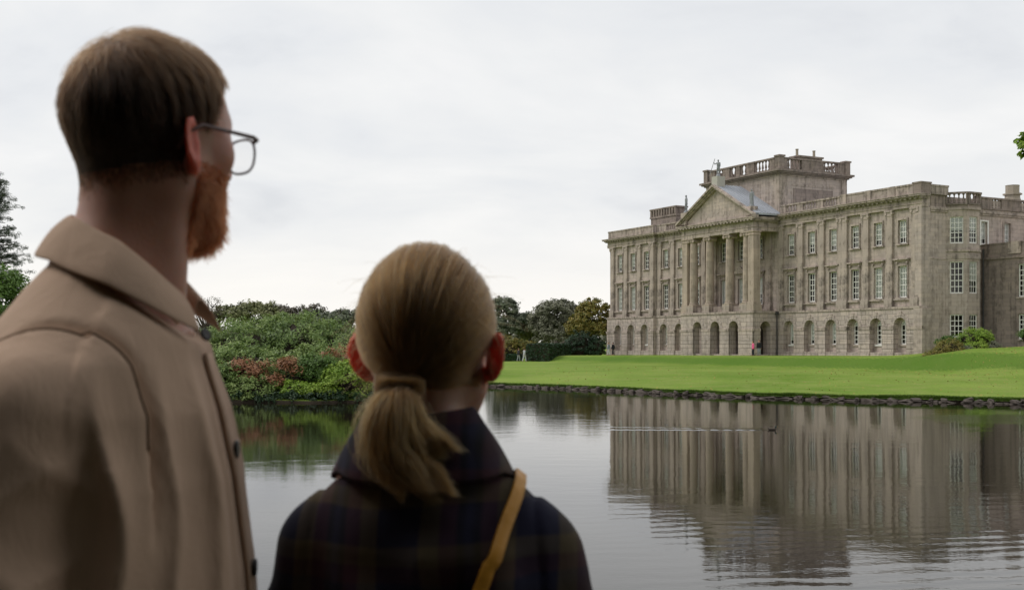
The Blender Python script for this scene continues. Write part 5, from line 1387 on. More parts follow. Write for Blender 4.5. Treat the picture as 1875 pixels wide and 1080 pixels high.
def ear_glow_flush(o, val):
    a = o.data.attributes.new("ear_glow_flush", 'FLOAT', 'POINT'); a.data.foreach_set("value", val.astype(np.float32))

# ================================================================ MAN in the tan jacket
MAN_X, MAN_Y, MAN_G = -.423, 1.262, 1.5
MYAW = R(-85.0); MHEAD = R(51.0)                 # torso heading; head turned left of it
man = empty("person", (MAN_X, MAN_Y, MAN_G), MYAW)
tag(man, "bearded person in a tan cotton jacket and glasses gazing across at the house", "person")
MS = np.array([.90, .90, .935]); MZ = 1.729; MC = (0.0, .016)                     # head centre height, neck axis
def m_head_local(P):
    q = rot_z(P, -MHEAD, MC); return np.stack([q[..., 0], q[..., 1] - MC[1] - .016, q[..., 2] - MZ], -1) / MS
def to_body_m(Q):
    Q = Q * MS; P = np.stack([Q[..., 0], Q[..., 1] + MC[1] + .016, Q[..., 2] + MZ], -1); return rot_z(P, MHEAD, MC)
# jacket
JL = [(.84, .212, .15, .15, 0), (1.05, .205, .145, .152, 0), (1.25, .208, .138, .160, -.004), (1.36, .206, .124, .166, -.004), (1.43, .196, .104, .164, 0), (1.48, .172, .088, .152, .0), (1.52, .132, .078, .136, .004), (1.555, .098, .072, .112, .012), (1.585, .08, .068, .086, .026)]
def jacket_f(P, fold=True, cut=True):
    X = np.abs(P[..., 0]); s = np.sign(P[..., 0]); S_ = np.stack([X, P[..., 1], P[..., 2]], -1); z = P[..., 2]
    body = s_loft(P, JL)
    body = smin(body, s_cap(S_, (.035, -.030, 1.548), (.150, -.040, 1.452), .046, .052), .05)
    slv = s_cap(S_, (.172, -.055, 1.425), (.226, -.092, 1.16), .073, .066)
    low = s_cap(S_, (.226, -.092, 1.16), (.248, .010, .93), .065, .053)
    slv = smin(slv, low, .03)
    if fold:
        th = np.arctan2(P[..., 0], P[..., 1] + .02)
        chest = np.exp(-((th - 1.0) / .75) ** 2) + .6 * np.exp(-((th + 1.0) / .7) ** 2)
        wob = .35 * np.sin(z * 13 + th * 2) + .25 * np.sin(z * 29 + 1)
        low_ = np.clip((1.50 - z) / .12, 0, 1)
        rdg = lambda t_: (1 - np.abs(np.sin(t_ * .5))) ** 1.6
        body = body - chest * low_ * (.0150 * rdg(th * 9.0 + wob + (1.5 - z) * 4.5) + .0075 * rdg(th * 19 + wob * 2.2 + 1.3 - z * 6) - .006)
        back = np.exp(-((np.abs(th) - 2.5) / .6) ** 2)
        body = body - back * low_ * .007 * np.sin(th * 7 + z * 11 + wob)
        ya = P[..., 1] + .03; zb = (1.44 - z)
        sm_ = np.clip(zb / .08, 0, 1)
        slv = slv - sm_ * (.0100 * rdg(ya * 55 + zb * 12 + .9 * np.sin(zb * 17)) + .0085 * rdg(ya * 34 - zb * 42 + 1.0 + .6 * np.sin(zb * 31)) + .0060 * rdg(ya * 40 + zb * 66 + 2) - .009)
    d = smin(body, slv, .022)
    # armhole seam: the sleeve head stands a little proud of the yoke
    pl = (X - .160) * .95 + (z - 1.47) * .12 + (P[..., 1] + .02) * .05
    near = np.clip((z - 1.30) / .06, 0, 1) * (np.abs(pl) < .05)
    d = d - near * (.0030 * np.exp(-((pl - .012) / .010) ** 2)) + near * .0085 * np.exp(-(pl / .0035) ** 2)
    if cut: d = smax(d, z - (1.596 - .72 * np.clip(P[..., 1] + .05, 0, .2)), .006)
    return d
def man_body(P):
    zz = P[..., 2]; z0, z1 = float(zz.min()), float(zz.max()); X = np.abs(P[..., 0]); S_ = np.stack([X, P[..., 1], P[..., 2]], -1)
    d = np.full(P.shape[:-1], 1.0)
    if z1 > 1.50:
        Q = m_head_local(P)
        d = head_full(Q, 1.0, True, .08) * .90
        d = smin(d, s_cap(P, (0, .012, 1.70), (0, -.008, 1.50), .0555, .064), .028)
        n0 = to_body_m(np.array([[.045, -.015, -.075]]))[0]
        d = smin(d, s_cap(P, n0, (.015, .042, 1.53), .016, .014), .03)
    if z0 < 1.62 and z1 > .8:
        d = smin(d, s_cap(S_, (.03, -.03, 1.56), (.15, -.02, 1.46), .045, .045), .05)
        d = smin(d, s_loft(P, [(.80, .15, .10, .10, 0), (1.0, .14, .10, .095, 0), (1.25, .165, .11, .12, -.01), (1.42, .17, .085, .125, -.01), (1.50, .09, .06, .10, 0)]), .05)
    if z0 < 1.50 and z1 > .75:
        d = smin(d, s_cap(S_, (.172, -.055, 1.425), (.226, -.092, 1.15), .048, .042), .04)
        d = smin(d, s_cap(S_, (.226, -.092, 1.15), (.247, .025, .90), .04, .028), .02)
    if z0 < .95 and z1 > .65:
        d = smin(d, hand(S_, .247, .035, .90, 1), .015)
    if z0 < 1.0:
        d = smin(d, s_cap(S_, (.085, 0, .90), (.09, .01, .50), .085, .055), .04)
        d = smin(d, s_cap(S_, (.09, .01, .50), (.095, -.02, .09), .055, .038), .02)
        d = smin(d, s_cap(S_, (.095, -.03, .045), (.105, .13, .03), .036, .03), .03)
    lim = jacket_f(P, False, False) + .007; cl = np.clip((1.565 - P[..., 2]) / .02, 0, 1) * (P[..., 2] > .86)
    return np.where(cl > 0, np.maximum(d, lim * cl + d * (1 - cl)), d)
xs = axis((-.33, .33, .006)); 
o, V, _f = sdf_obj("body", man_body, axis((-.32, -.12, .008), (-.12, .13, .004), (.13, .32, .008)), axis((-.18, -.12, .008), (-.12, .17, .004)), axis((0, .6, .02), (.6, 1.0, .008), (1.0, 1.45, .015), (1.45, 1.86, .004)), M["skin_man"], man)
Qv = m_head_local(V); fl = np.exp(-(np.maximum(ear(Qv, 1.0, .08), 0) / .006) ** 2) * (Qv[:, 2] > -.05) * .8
fl = np.maximum(fl, .18 * np.exp(-((Qv[:, 2] + .02) / .04) ** 2) * (Qv[:, 1] > .03)); ear_glow_flush(o, fl)
# hair
_n0 = to_body_m(np.array([[.045, -.015, -.075]]))[0]
def hm(D):
    B_ = to_body_m(D); d = smin(head_core(D, 1.0, True) * .9, s_cap(B_, (0, .012, 1.70), (0, -.008, 1.50), .0555, .064), .028)
    return smin(d, s_cap(B_, _n0, (.015, .042, 1.53), .016, .014), .03)
def man_mask(D, m=0.0):
    x, y, z = np.abs(D[..., 0]), D[..., 1], D[..., 2]
    hl_front = z > .40 + .9 * np.maximum(0, y - .25) - .25 * x * (y < .4)
    side = (y < .42) & (z > m + np.where(y < -.02, -.57 - .10 * np.clip(-y - .3, 0, 1), -.05 + .5 * np.maximum(0, y)))
    notear = ~((np.abs(y - .03) < .16) & (z < .20) & (z > -.6) & (x > .5))
    return ((y < .42) & side & notear) | ((y >= .30) & hl_front & (z > .6))
mh = empty("hair", parent=man, loc=(0, 0, 0))
_hp = to_body_m(np.zeros((1, 3)))[0]
mh.location = tuple(_hp); mh.rotation_euler = (0, 0, MHEAD)
bpy.data.objects.remove(mh)
g = np.random.default_rng(3)
def sample_dirs(mask, n, g):
    out = []
    while sum(len(a) for a in out) < n:
        D = unit(g.normal(size=(n, 3))); out.append(D[mask(D)])
    return np.concatenate(out)[:n]
CROWN = unit(np.array([.04, -.50, .86]))
D0 = sample_dirs(lambda D: man_mask(D, g.uniform(-.05, .16, D.shape[:-1])), 27000, g)
bald = np.exp(-(np.arccos(np.clip(D0 @ unit(np.array([.10, -.10, 1.0])), -1, 1)) / .30) ** 2)
D0 = D0[g.random(len(D0)) > bald * .80]
n_ = len(D0); K = 9
angc = np.arccos(np.clip(D0 @ CROWN, -1, 1))
away = unit(D0 * np.cos(angc)[:, None] - CROWN + 1e-4); away = unit(away - D0 * (away * D0).sum(1, keepdims=True))
mlk = np.floor(np.arctan2(D0 @ np.cross(CROWN, [1, 0, 0]), D0[:, 0]) * 11 + angc * 3).astype(int); mlh = np.random.default_rng(14).normal(size=(500, 3))[mlk % 500]
away = unit(away + mlh * .16 * (D0[:, 2:3] > -.1) * .5 + g.normal(size=away.shape) * (.10 + .8 * np.exp(-(angc / .32) ** 2))[:, None] + np.stack([.35 * (D0[:, 2] > .55), 0 * angc, 0 * angc], -1) * .6)
away = unit(away - D0 * (away * D0).sum(1, keepdims=True))
length = np.interp(D0[:, 2], [-.7, -.35, .0, .3, .6, .9], [.004, .006, .010, .018, .036, .048]) * g.uniform(.75, 1.15, n_)
length = length * np.interp(D0[:, 1], [.0, .25, .5], [1, .6, .28])
lift = np.interp(D0[:, 2], [-.6, -.3, .0, .35, .8], [.0010, .0014, .0024, .0065, .0095]) * g.uniform(.3, 1.1, n_) * (1 + .28 * np.clip(mlh[:, 0], -1.5, 1.5))
tt = np.linspace(0, 1, K)
A_ = (length / .105)[:, None] * tt[None, :]
Dk = D0[:, None, :] * np.cos(A_)[..., None] + away[:, None, :] * np.sin(A_)[..., None]
rk = ray_r(hm, Dk) + .0005 + lift[:, None] * np.sin(np.clip(tt * 1.75, 0, 2.2))[None, :]
pts = to_body_m(Dk * rk[..., None])
top_ = g.random(n_) < sstep(.45, .80, D0[:, 2])
hr_ = .00022 * np.array([1, 1, 1, 1, 1, .9, .75, .55, .25])
man_hair = strands("hair", pts[~top_], hr_, M["hair_man"], man); strands("top_hair", pts[top_], hr_, M["hair_top"], man)
cm = cap_mesh("hair_roots", hm, lambda D: man_mask(D, .13) & (np.arccos(np.clip(D @ unit(np.array([.10, -.10, 1.0])), -1, 1)) > .22), .0012, M["cap_man"], man_hair)
me = cm.data; co = np.empty(len(me.vertices) * 3, np.float32); me.vertices.foreach_get("co", co); me.vertices.foreach_set("co", to_body_m(co.reshape(-1, 3).astype(float)).astype(np.float32).ravel())
# beard: full on the chin and jaw, thinning to stubble up the cheek
def beard_mask(D):
    x, y, z = np.abs(D[..., 0]), D[..., 1], D[..., 2]
    jaw = (z < -.52 - .10 * np.maximum(0, .5 - x)) & (y > .02) & (z > -.93)
    cheek = (z < -.36 - .08 * y) & (z > -.60) & (y > .12) & (x > .16)
    lip = (z > -.56) & (z < -.42) & (x < .22) & (y > .5)
    mouth = (np.abs(z + .60) < .035) & (x < .16) & (y > .5)
    return (jaw | cheek | lip) & ~mouth
D0 = sample_dirs(beard_mask, 8200, g)
D0 = D0[g.random(len(D0)) < np.interp(D0[:, 2], [-.6, -.48, -.2], [1.0, .38, .09])]; n_ = len(D0)
rb = ray_r(hm, D0); P0 = D0 * rb[:, None]
Nn = grad(hm, P0)
ln = np.interp(D0[:, 2], [-.95, -.75, -.6, -.45, -.2], [.011, .012, .009, .004, .0018]) * g.uniform(.5, 1.4, n_)
dirb = unit(Nn * .40 + np.array([0, .02, -.85]) + g.normal(size=P0.shape) * .34)
tt = np.linspace(0, 1, 7)
pts = P0[:, None, :] + dirb[:, None, :] * (ln[:, None] * tt)[..., None] + np.stack([np.sin(tt * 5) * .0012, 0 * tt, -.003 * tt ** 2], -1)[None] + (g.normal(size=(n_, 1, 3)) * .0016) * tt[None, :, None]
strands("beard", to_body_m(pts), .00028 * np.array([1, 1, 1, .95, .85, .65, .3]), M["beard"], man)
o, V, _f = sdf_obj("jacket", jacket_f, axis((-.34, -.1, .01), (-.1, .0, .006), (0, .345, .004)), axis((-.21, .19, .004)), axis((.82, 1.14, .016), (1.14, 1.60, .004)), M["jacket"], man, 1)
def collar(name, parent, mat, cxy, zf, rf, fall, out, ends, n=72, stand=.035, thick=.004, wav=0.0, seed=0):
    """turned-down collar: ring of rows inner stand -> fold -> outer fall.  zf, rf, fall, out are functions of the angle from the front"""
    g = random.Random(seed); rows = []
    for i in range(n + 1):
        a = ends + (2 * math.pi - 2 * ends) * i / n           # 0 = front, clockwise seen from above (towards +x first)
        f = min(a, 2 * math.pi - a)                            # 0 front .. pi back
        sx_, cy_ = math.sin(a), math.cos(a); rx, ry = rf(f)
        zt = zf(f); fl_, ou = fall(f), out(f); w = wav * math.sin(a * 5 + seed)
        R_ = lambda k: Vector((cxy[0] + sx_ * (rx + k), cxy[1] + cy_ * (ry + k), 0))
        pr = [(R_(-.004), zt - stand), (R_(-.002), zt - stand * .5), (R_(0), zt - .006), (R_(.005), zt), (R_(.010 + w), zt - .006), (R_(.012 + ou * .35 + w), zt - fl_ * .35), (R_(.012 + ou * .72 + w), zt - fl_ * .7), (R_(.012 + ou + w), zt - fl_)]
        rows.append([(p.x, p.y, z) for p, z in pr])
    k = len(rows[0]); V = [v for r in rows for v in r]; F_ = []
    for i in range(n):
        for j in range(k - 1): F_.append((i * k + j, i * k + j + 1, (i + 1) * k + j + 1, (i + 1) * k + j))
    me = bpy.data.meshes.new(name); me.from_pydata(V, [], F_); o = link_mesh(name, me, mat, parent, True)
    md = o.modifiers.new("thick", 'SOLIDIFY'); md.thickness = thick; md.offset = 0
    sb = o.modifiers.new("smooth", 'SUBSURF'); sb.levels = 1; sb.render_levels = 1
    return o
ip = lambda x, xs_, ys_: float(np.interp(x, xs_, ys_))
collar("collar", man, M["jacket"], (0, .020), lambda f: ip(f, [.6, 1.0, 1.4, 1.7, 2.4, 3.14], [1.546, 1.566, 1.590, 1.608, 1.632, 1.643]),
       lambda f: (ip(f, [.6, 1.2, 3.14], [.062, .074, .078]), ip(f, [.6, 1.2, 3.14], [.060, .066, .074])),
       lambda f: ip(f, [.6, .8, 1.1, 1.7, 3.14], [.036, .042, .046, .048, .044]), lambda f: ip(f, [.6, 1.0, 1.7, 3.14], [.018, .026, .032, .026]), .72, wav=.0018, thick=.0028)
# raised armhole seam with its row of stitching
for side in (1, -1):
    for (off, rad_, mt) in ((.009, .0016, "jacket_seam"),):
        c_ = np.array([.163, -.055, 1.415]); P_ = []
        for k in range(64):
            th = R(-8) + R(200) * k / 63; r = .15; yv, zv = math.cos(th), math.sin(th)
            for _ in range(30):
                z_ = c_[2] + r * zv; y_ = c_[1] + r * yv; x_ = .160 + off - ((z_ - 1.47) * .12 + (y_ + .02) * .05) / .95
                d = float(jacket_f(np.array([[x_, y_, z_]]), True, False)[0]); r -= d * .7
                if abs(d) < 3e-4: break
            P_.append((side * x_, y_, z_))
        mb = MB(); mb.tube(P_, rad_, 6); mb.build("armhole_seam", M[mt], man, True)
# front placket edge, lining and buttons
def front_edge(P): return jacket_f(P, True)
zs_ = np.linspace(1.49, .90, 40); rows = []
for z in zs_:
    xx = .018 if z < 1.50 else .018 + (z - 1.50) * .25
    r_ = []
    for dx in (-.02, 0, .012):
        y = .30
        for _ in range(26):
            d = float(jacket_f(np.array([[xx + dx, y, z]]), True, False)[0]); y -= d * .8
            if abs(d) < 4e-4: break
        r_.append((xx + dx, y + (.0035 if dx > 0 else .0025), z))
    rows.append(r_)
V = [v for r in rows for v in r]; F_ = [(i * 3 + j, i * 3 + j + 1, (i + 1) * 3 + j + 1, (i + 1) * 3 + j) for i in range(len(rows) - 1) for j in range(2)]
me = bpy.data.meshes.new("placket"); me.from_pydata(V, [], F_); o = link_mesh("placket", me, M["jacket"], man, True)
md = o.modifiers.new("thick", 'SOLIDIFY'); md.thickness = .003; md.offset = 0
for z in (1.385, 1.255, 1.125, .995):
    y = rows[int(np.argmin(abs(zs_ - z)))][1][1]
    mb = MB(); mb.lathe(0, 0, [(.0095, 0), (.010, .002), (.009, .0038), (.006, .0032), (.003, .0032)], 16); o = mb.build("button", M["button"], man, True)
    o.location = (.012, y + .002, z); o.rotation_euler = (R(-90), 0, 0)
mb = MB(); mb.lathe(0, 0, [(.0095, 0), (.010, .002), (.009, .0038), (.006, .0032), (.003, .0032)], 16); o = mb.build("button", M["button"], man, True)
o.scale = (.75,) * 3; o.location = (.036, .090, 1.510); o.rotation_euler = (R(-70), 0, R(-35))
# trousers and shoes
def trousers_f(leg):
    def f(P):
        S_ = np.stack([np.abs(P[..., 0]), P[..., 1], P[..., 2]], -1)
        d = smin(s_ell(P, (0, -.005, .92), (.165, .125, .12)), s_cap(S_, (.088, 0, .88), (.092, .01, .50), .098, .075), .05)
        d = smin(d, s_cap(S_, (.092, .01, .50), (.097, -.02, .07), .074, .066), .02)
        return smax(d, P[..., 2] - 1.0, .01)
    return f
sdf_obj("trousers", trousers_f(0), axis((-.24, .24, .012)), axis((-.18, .18, .012)), axis((.0, 1.04, .016)), M["denim"], man)
for s in (-1, 1):
    f = lambda P, s=s: np.maximum(smin(s_ell(P, (s * .1, -.03, .05), (.045, .06, .05)), s_ell(P, (s * .105, .08, .035), (.048, .11, .04)), .04), -P[..., 2])
    sdf_obj("shoe", f, axis((s * .1 - .08, s * .1 + .08, .01)), axis((-.13, .23, .01)), axis((-.02, .13, .01)), M["shoe"], man)
# glasses (worn, but liftable)
gp = to_body_m(np.array([[0, .0, 0]]))[0]
gl_e = empty("glasses", (0, 0, 0)); tag(gl_e, "slim dark-rimmed glasses on the bearded person's face", "glasses")
_mw = Matrix.Translation((MAN_X, MAN_Y, MAN_G)) @ Matrix.Rotation(MYAW, 4, 'Z') @ Matrix.Translation(tuple(gp)) @ Matrix.Rotation(MHEAD, 4, 'Z')
gl_e.matrix_world = _mw @ Matrix.Translation((0, 0, -.010))
M["rim"] = plain("tortoise_rim", (.09, .035, .03), .3, 0, .5)
m, t, b, l = new_mat("lens"); t.nodes.remove(b)
tr = N(t, "ShaderNodeBsdfTransparent"); gl = N(t, "ShaderNodeBsdfGlossy"); gl.inputs["Roughness"].default_value = 0.0; ms = N(t, "ShaderNodeMixShader"); ms.inputs[0].default_value = .06
l(tr.outputs[0], ms.inputs[1]); l(gl.outputs[0], ms.inputs[2]); l(ms.outputs[0], t.nodes["Material Output"].inputs[0]); M["lens"] = m
def lens_outline(cx, n=28):
    out = []
    for k in range(n):
        a = 2 * math.pi * k / n; c_, s_ = math.cos(a), math.sin(a); e_ = 2.8
        r_ = (abs(c_) ** e_ + abs(s_) ** e_) ** (-1 / e_); out.append((cx + .0255 * r_ * c_ * (1 - .08 * (s_ < 0) * abs(s_)), -.001 + .0195 * r_ * s_))
    return out
ry_ = lambda x: .099 - 1.5 * x * x
for s in (-1, 1):
    oc = lens_outline(s * .034)
    mb = MB(); P_ = [(x, ry_(x), z) for x, z in oc]; P_.append(P_[0]); P_.append(P_[1])
    mb.tube(P_, .0015, 6); mb.build("rim", M["rim"], gl_e, True)
    mb = MB(); mb.add([(x, ry_(x) , z) for x, z in oc], [tuple(range(len(oc)))]); o = mb.build("lens", M["lens"], gl_e)
    mb = MB(); x0 = s * .0625; mb.tube([(s * .058, ry_(.058), .013), (s * .0645, ry_(.0645) - .001, .015), (s * .0695, .082, .016), (s * .0745, .045, .016), (s * .0795, .0, .016), (s * .078, -.02, .006), (s * .076, -.03, -.012)], [.0024, .0030, .0026, .0023, .0022, .0022, .002], 8); mb.build("temple_arm", M["rim"], gl_e, True)
mb = MB(); mb.tube([(-.010, ry_(.01), .004), (0, .1005, .008), (.010, ry_(.01), .004)], .0015, 6); mb.build("bridge", M["rim"], gl_e, True)
print("man", time.time() - T0)

# ================================================================ WOMAN with the ponytail
WX, WY, WG = -.108, 1.43, 1.5
WYAW = R(-2.0); WHEAD = R(-8.0)
wom = empty("person", (WX, WY, WG), WYAW)
tag(wom, "person with a fair ponytail and dark plaid overshirt, seen from behind", "person")
WZ_ = 1.500; WC = (.002, -.01)
def w_head_local(P):
    q = rot_z(P, -WHEAD, WC); return np.stack([q[..., 0] - WC[0], q[..., 1] - WC[1] - .02, q[..., 2] - WZ_], -1)
def to_body_w(Q):
    P = np.stack([Q[..., 0] + WC[0], Q[..., 1] + WC[1] + .02, Q[..., 2] + WZ_], -1); return rot_z(P, WHEAD, WC)
WW_ = .962; WFL = .36
# overshirt
OL = [(.70, .185, .135, .14, 0), (.95, .165, .12, .125, 0), (1.10, .172, .125, .135, -.008), (1.20, .170, .105, .142, -.012), (1.26, .152, .085, .132, -.016), (1.30, .120, .068, .112, -.02), (1.335, .095, .06, .09, -.024), (1.365, .070, .058, .07, -.026)]
def shirt_f(P, fold=True):
    P = np.stack([np.where(P[..., 0] < 0, P[..., 0] * 1.12, P[..., 0]), P[..., 1], P[..., 2] - np.minimum(P[..., 0], 0) * -.06], -1)
    S_ = np.stack([np.abs(P[..., 0]), P[..., 1], P[..., 2]], -1); z = P[..., 2]
    body = s_loft(P, OL)
    body = smin(body, s_cap(S_, (.03, -.035, 1.335), (.125, -.032, 1.265), .042, .044), .04)
    slv = smin(s_cap(S_, (.140, -.03, 1.238), (.196, -.052, 1.01), .058, .056), s_cap(S_, (.196, -.052, 1.01), (.215, .02, .83), .055, .042), .03)
    if fold:
        x = P[..., 0]; lw = np.clip((1.31 - z) / .08, 0, 1)
        wob = .5 * np.sin(z * 17 + x * 9) + .3 * np.sin(z * 37)
        body = body - lw * (.0055 * np.sin(x * 62 + wob * 1.6 + (1.3 - z) * 12 * np.sign(x)) + .004 * np.sin(x * 31 - z * 40 + 1) + .003 * np.sin(z * 70 + x * 30 + wob)) * np.clip(-P[..., 1] / .06, 0, 1)
        zb = 1.25 - z; slv = slv - np.clip(zb / .06, 0, 1) * (.004 * np.sin(P[..., 1] * 55 + zb * 30 + 1) + .0035 * np.sin(zb * 58 + S_[..., 0] * 40))
    d = smin(body, slv, .03)
    pl = (S_[..., 0] - .140) * .96 + (z - 1.28) * .10; nr = np.clip((z - 1.13) / .05, 0, 1)
    return d + nr * .003 * np.exp(-(pl / .0028) ** 2) - nr * .002 * np.exp(-((pl - .01) / .008) ** 2)
def wom_body(P):
    zz = P[..., 2]; z0, z1 = float(zz.min()), float(zz.max()); S_ = np.stack([np.abs(P[..., 0]), P[..., 1], P[..., 2]], -1)
    d = np.full(P.shape[:-1], 1.0)
    if z1 > 1.30:
        d = head_full(w_head_local(P), WW_, False, WFL)
        d = smin(d, s_cap(P, (0, -.012, 1.47), (0, -.03, 1.30), .043, .050), .025)
    if z0 < 1.42 and z1 > .7:
        d = smin(d, s_cap(S_, (.03, -.035, 1.35), (.14, -.03, 1.275), .036, .036), .045)
        d = smin(d, s_loft(P, [(.72, .145, .10, .11, 0), (.95, .115, .085, .085, 0), (1.12, .135, .10, .10, -.01), (1.25, .15, .07, .105, -.015), (1.31, .08, .05, .085, -.02)]), .045)
        d = smin(d, s_cap(S_, (.158, -.025, 1.25), (.205, -.04, 1.01), .042, .036), .035)
        d = smin(d, s_cap(S_, (.205, -.04, 1.01), (.215, .03, .79), .034, .024), .02)
    if z0 < .85 and z1 > .55: d = smin(d, hand(S_, .216, .034, .79, 1), .012)
    if z0 < .9:
        d = smin(d, s_cap(S_, (.08, 0, .78), (.085, .01, .44), .082, .05), .04)
        d = smin(d, s_cap(S_, (.085, .01, .44), (.088, -.015, .08), .05, .034), .02)
        d = smin(d, s_cap(S_, (.088, -.025, .04), (.095, .11, .028), .032, .027), .03)
    lim = shirt_f(P, False) + .006; cl = np.clip((1.345 - P[..., 2]) / .02, 0, 1) * (P[..., 2] > .72)
    return np.where(cl > 0, np.maximum(d, lim * cl + d * (1 - cl)), d)
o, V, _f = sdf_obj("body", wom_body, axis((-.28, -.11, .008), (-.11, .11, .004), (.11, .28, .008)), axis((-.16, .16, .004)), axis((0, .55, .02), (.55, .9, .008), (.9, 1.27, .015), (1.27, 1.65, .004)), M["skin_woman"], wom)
Qv = w_head_local(V); ear_glow_flush(o, np.exp(-(np.maximum(ear(Qv, WW_, WFL), 0) / .007) ** 2) * (Qv[:, 2] > -.06) * .55)
hw = lambda D: head_core(D, WW_, False)
def wom_mask(D):
    x, y, z = np.abs(D[..., 0]), D[..., 1], D[..., 2]
    m1 = (y < .50 + .35 * z) & (z > .10 + .25 * np.maximum(y, 0))
    m2 = (y < -.14) & (z > -.62 + .0 * y)
    m3 = (z > .62) & (y < .75)
    return m1 | m2 | m3
TIE = np.array([-.004, -.112, -.052])                  # where the ponytail is gathered
TD = unit(TIE)
g = np.random.default_rng(8)
D0 = sample_dirs(wom_mask, 26000, g); n_ = len(D0); K = 18
tt = np.linspace(0, 1, K); u_ = tt[None, :, None] ** .95
# locks: nearby roots share an offset so that the hair reads in strands
lk = np.floor(np.arctan2(D0[:, 0], -D0[:, 1] + .6) * 16 + 2.2 * D0[:, 2]).astype(int)
lh = np.random.default_rng(4).normal(size=400)[lk % 400]
T_ = TD[None, :] + np.stack([lh * .02 + g.normal(size=n_) * .055, 0 * lh, g.normal(size=n_) * .05], -1); T_ = unit(T_)
mid = unit(D0 + T_ + np.stack([np.sign(D0[:, 0]) * .10 * (np.abs(D0[:, 0]) > .2), 0 * lh, .12 + 0 * lh], -1))
Dk = slerp(slerp(D0[:, None, :], mid[:, None, :], np.clip(u_ * 1.0, 0, 1)), slerp(mid[:, None, :], T_[:, None, :], u_), u_)
wavy = (g.normal(size=(n_, 1)) * .012 * np.sin(tt * 3.1)[None, :]) + .006 * np.sin(tt[None, :] * 7 + lh[:, None] * 3)
Dk = unit(Dk + wavy[..., None] * np.cross(Dk, np.array([0, 0, 1.0])))
lay = (.0025 + .0105 * g.random(n_) ** .8 + .0022 * lh)[:, None]
rk = ray_r(hw, Dk) + np.minimum(.0008 + lay * np.sin(np.clip(tt * 2.2 + .08, 0, 1.57))[None, :], .02)
pts = to_body_w(Dk * rk[..., None])
wr = .00026 * np.concatenate([np.ones(K - 3), [.95, .9, .8]])
wom_hair = strands("hair", pts, wr, M["hair_woman"], wom)
cm = cap_mesh("hair_roots", hw, lambda D: wom_mask(D) & ~((np.abs(D[..., 0]) > .62) & (D[..., 2] < .12)), .0035, M["cap_woman"], wom_hair)
me = cm.data; co = np.empty(len(me.vertices) * 3, np.float32); me.vertices.foreach_get("co", co); me.vertices.foreach_set("co", to_body_w(co.reshape(-1, 3).astype(float)).astype(np.float32).ravel())
# ponytail: curling clumps falling from the tie (coordinates in the body frame)
T0_ = to_body_w(TIE[None])[0] + np.array([0, -.008, 0])
clumps = [  # end offset (x, y, z) from the tie, side bulge, thickness, count
    ((-.010, -.026, -.090), -.016, .010, 700), ((-.004, -.038, -.104), -.018, .011, 900), ((.006, -.044, -.108), -.016, .011, 1000), ((.018, -.044, -.108), -.016, .011, 1000), ((.032, -.042, -.110), -.022, .010, 900),
    ((.048, -.036, -.110), -.032, .008, 700), ((.062, -.034, -.114), -.042, .007, 600), ((.060, -.006, -.070), .002, .007, 350), ((.046, -.012, -.078), .006, .007, 400),
    ((.036, -.026, -.090), -.002, .009, 600), ((-.016, -.014, -.080), -.010, .008, 450), ((.018, -.028, -.084), -.008, .011, 700), ((-.002, -.028, -.080), -.012, .011, 700), ((.042, -.036, -.122), -.03, .005, 250), ((.000, -.036, -.122), -.018, .005, 250)]
allp = []; K2 = 20; tt = np.linspace(0, 1, K2)
for ci, (eo, bul, thk, cnt) in enumerate(clumps):
    g = np.random.default_rng(100 + ci); eo = np.array(eo)
    ctr = T0_[None] + np.stack([eo[0] * tt ** 1.5, eo[1] * tt ** .9, eo[2] * tt], -1)
    ctr[:, 1] += -.022 * np.sin(np.pi * np.clip(tt * 1.25, 0, 1)); ctr[:, 0] += bul * np.sin(np.pi * tt ** 1.1) ; ctr[:, 2] += .012 * np.sin(np.pi * np.clip(tt * 2, 0, 1))
    ctr[:, 0] += .0045 * np.sin(tt * 9 + ci * 1.7) * tt
    prof = np.interp(tt, [0, .12, .4, .75, 1], [.40, .5, .9, 1.0, .45]) * thk
    o_ = g.normal(size=(cnt, 3)) * np.where(g.random((cnt, 1)) < .2, 1.3, .75); o_[:, 2] *= .35
    p = ctr[None] + o_[:, None, :] * prof[None, :, None]
    p[..., 0] += (g.normal(size=(cnt, 1)) * .007) * np.sin(tt * 5 + g.uniform(0, 6))[None] * tt[None]
    en = g.uniform(.58, 1.08, cnt)
    p = T0_ + (p - T0_) * en[:, None, None] ** .6
    allp.append(p)
strands("ponytail", np.concatenate(allp), .00027 * np.interp(tt, [0, .8, 1], [1, 1, .35]), M["hair_woman"], wom)
# lock wound loosely round the tie
g = np.random.default_rng(55); cnt = 800; a = np.linspace(-2.3, 2.3, 18)
rr = .0085 + .0105 * g.random((cnt, 1)) ** .7; zz = g.normal(size=(cnt, 1)) * .0030 + g.normal(size=(cnt, 1)) * .0032 * np.sin(a[None] + g.uniform(-1, 1, (cnt, 1)))
tl = T0_ + np.array([-.004, .006, .002])
p = np.stack([tl[0] + rr * 1.6 * np.sin(a + g.normal(size=(cnt, 1)) * .12) , tl[1] - rr * np.cos(a)[None], tl[2] + zz + .0045 * np.sin(a + .6)[None] - .0030 * a[None]], -1)
strands("wound_lock", p, np.full(18, .00026), M["hair_woman"], wom)
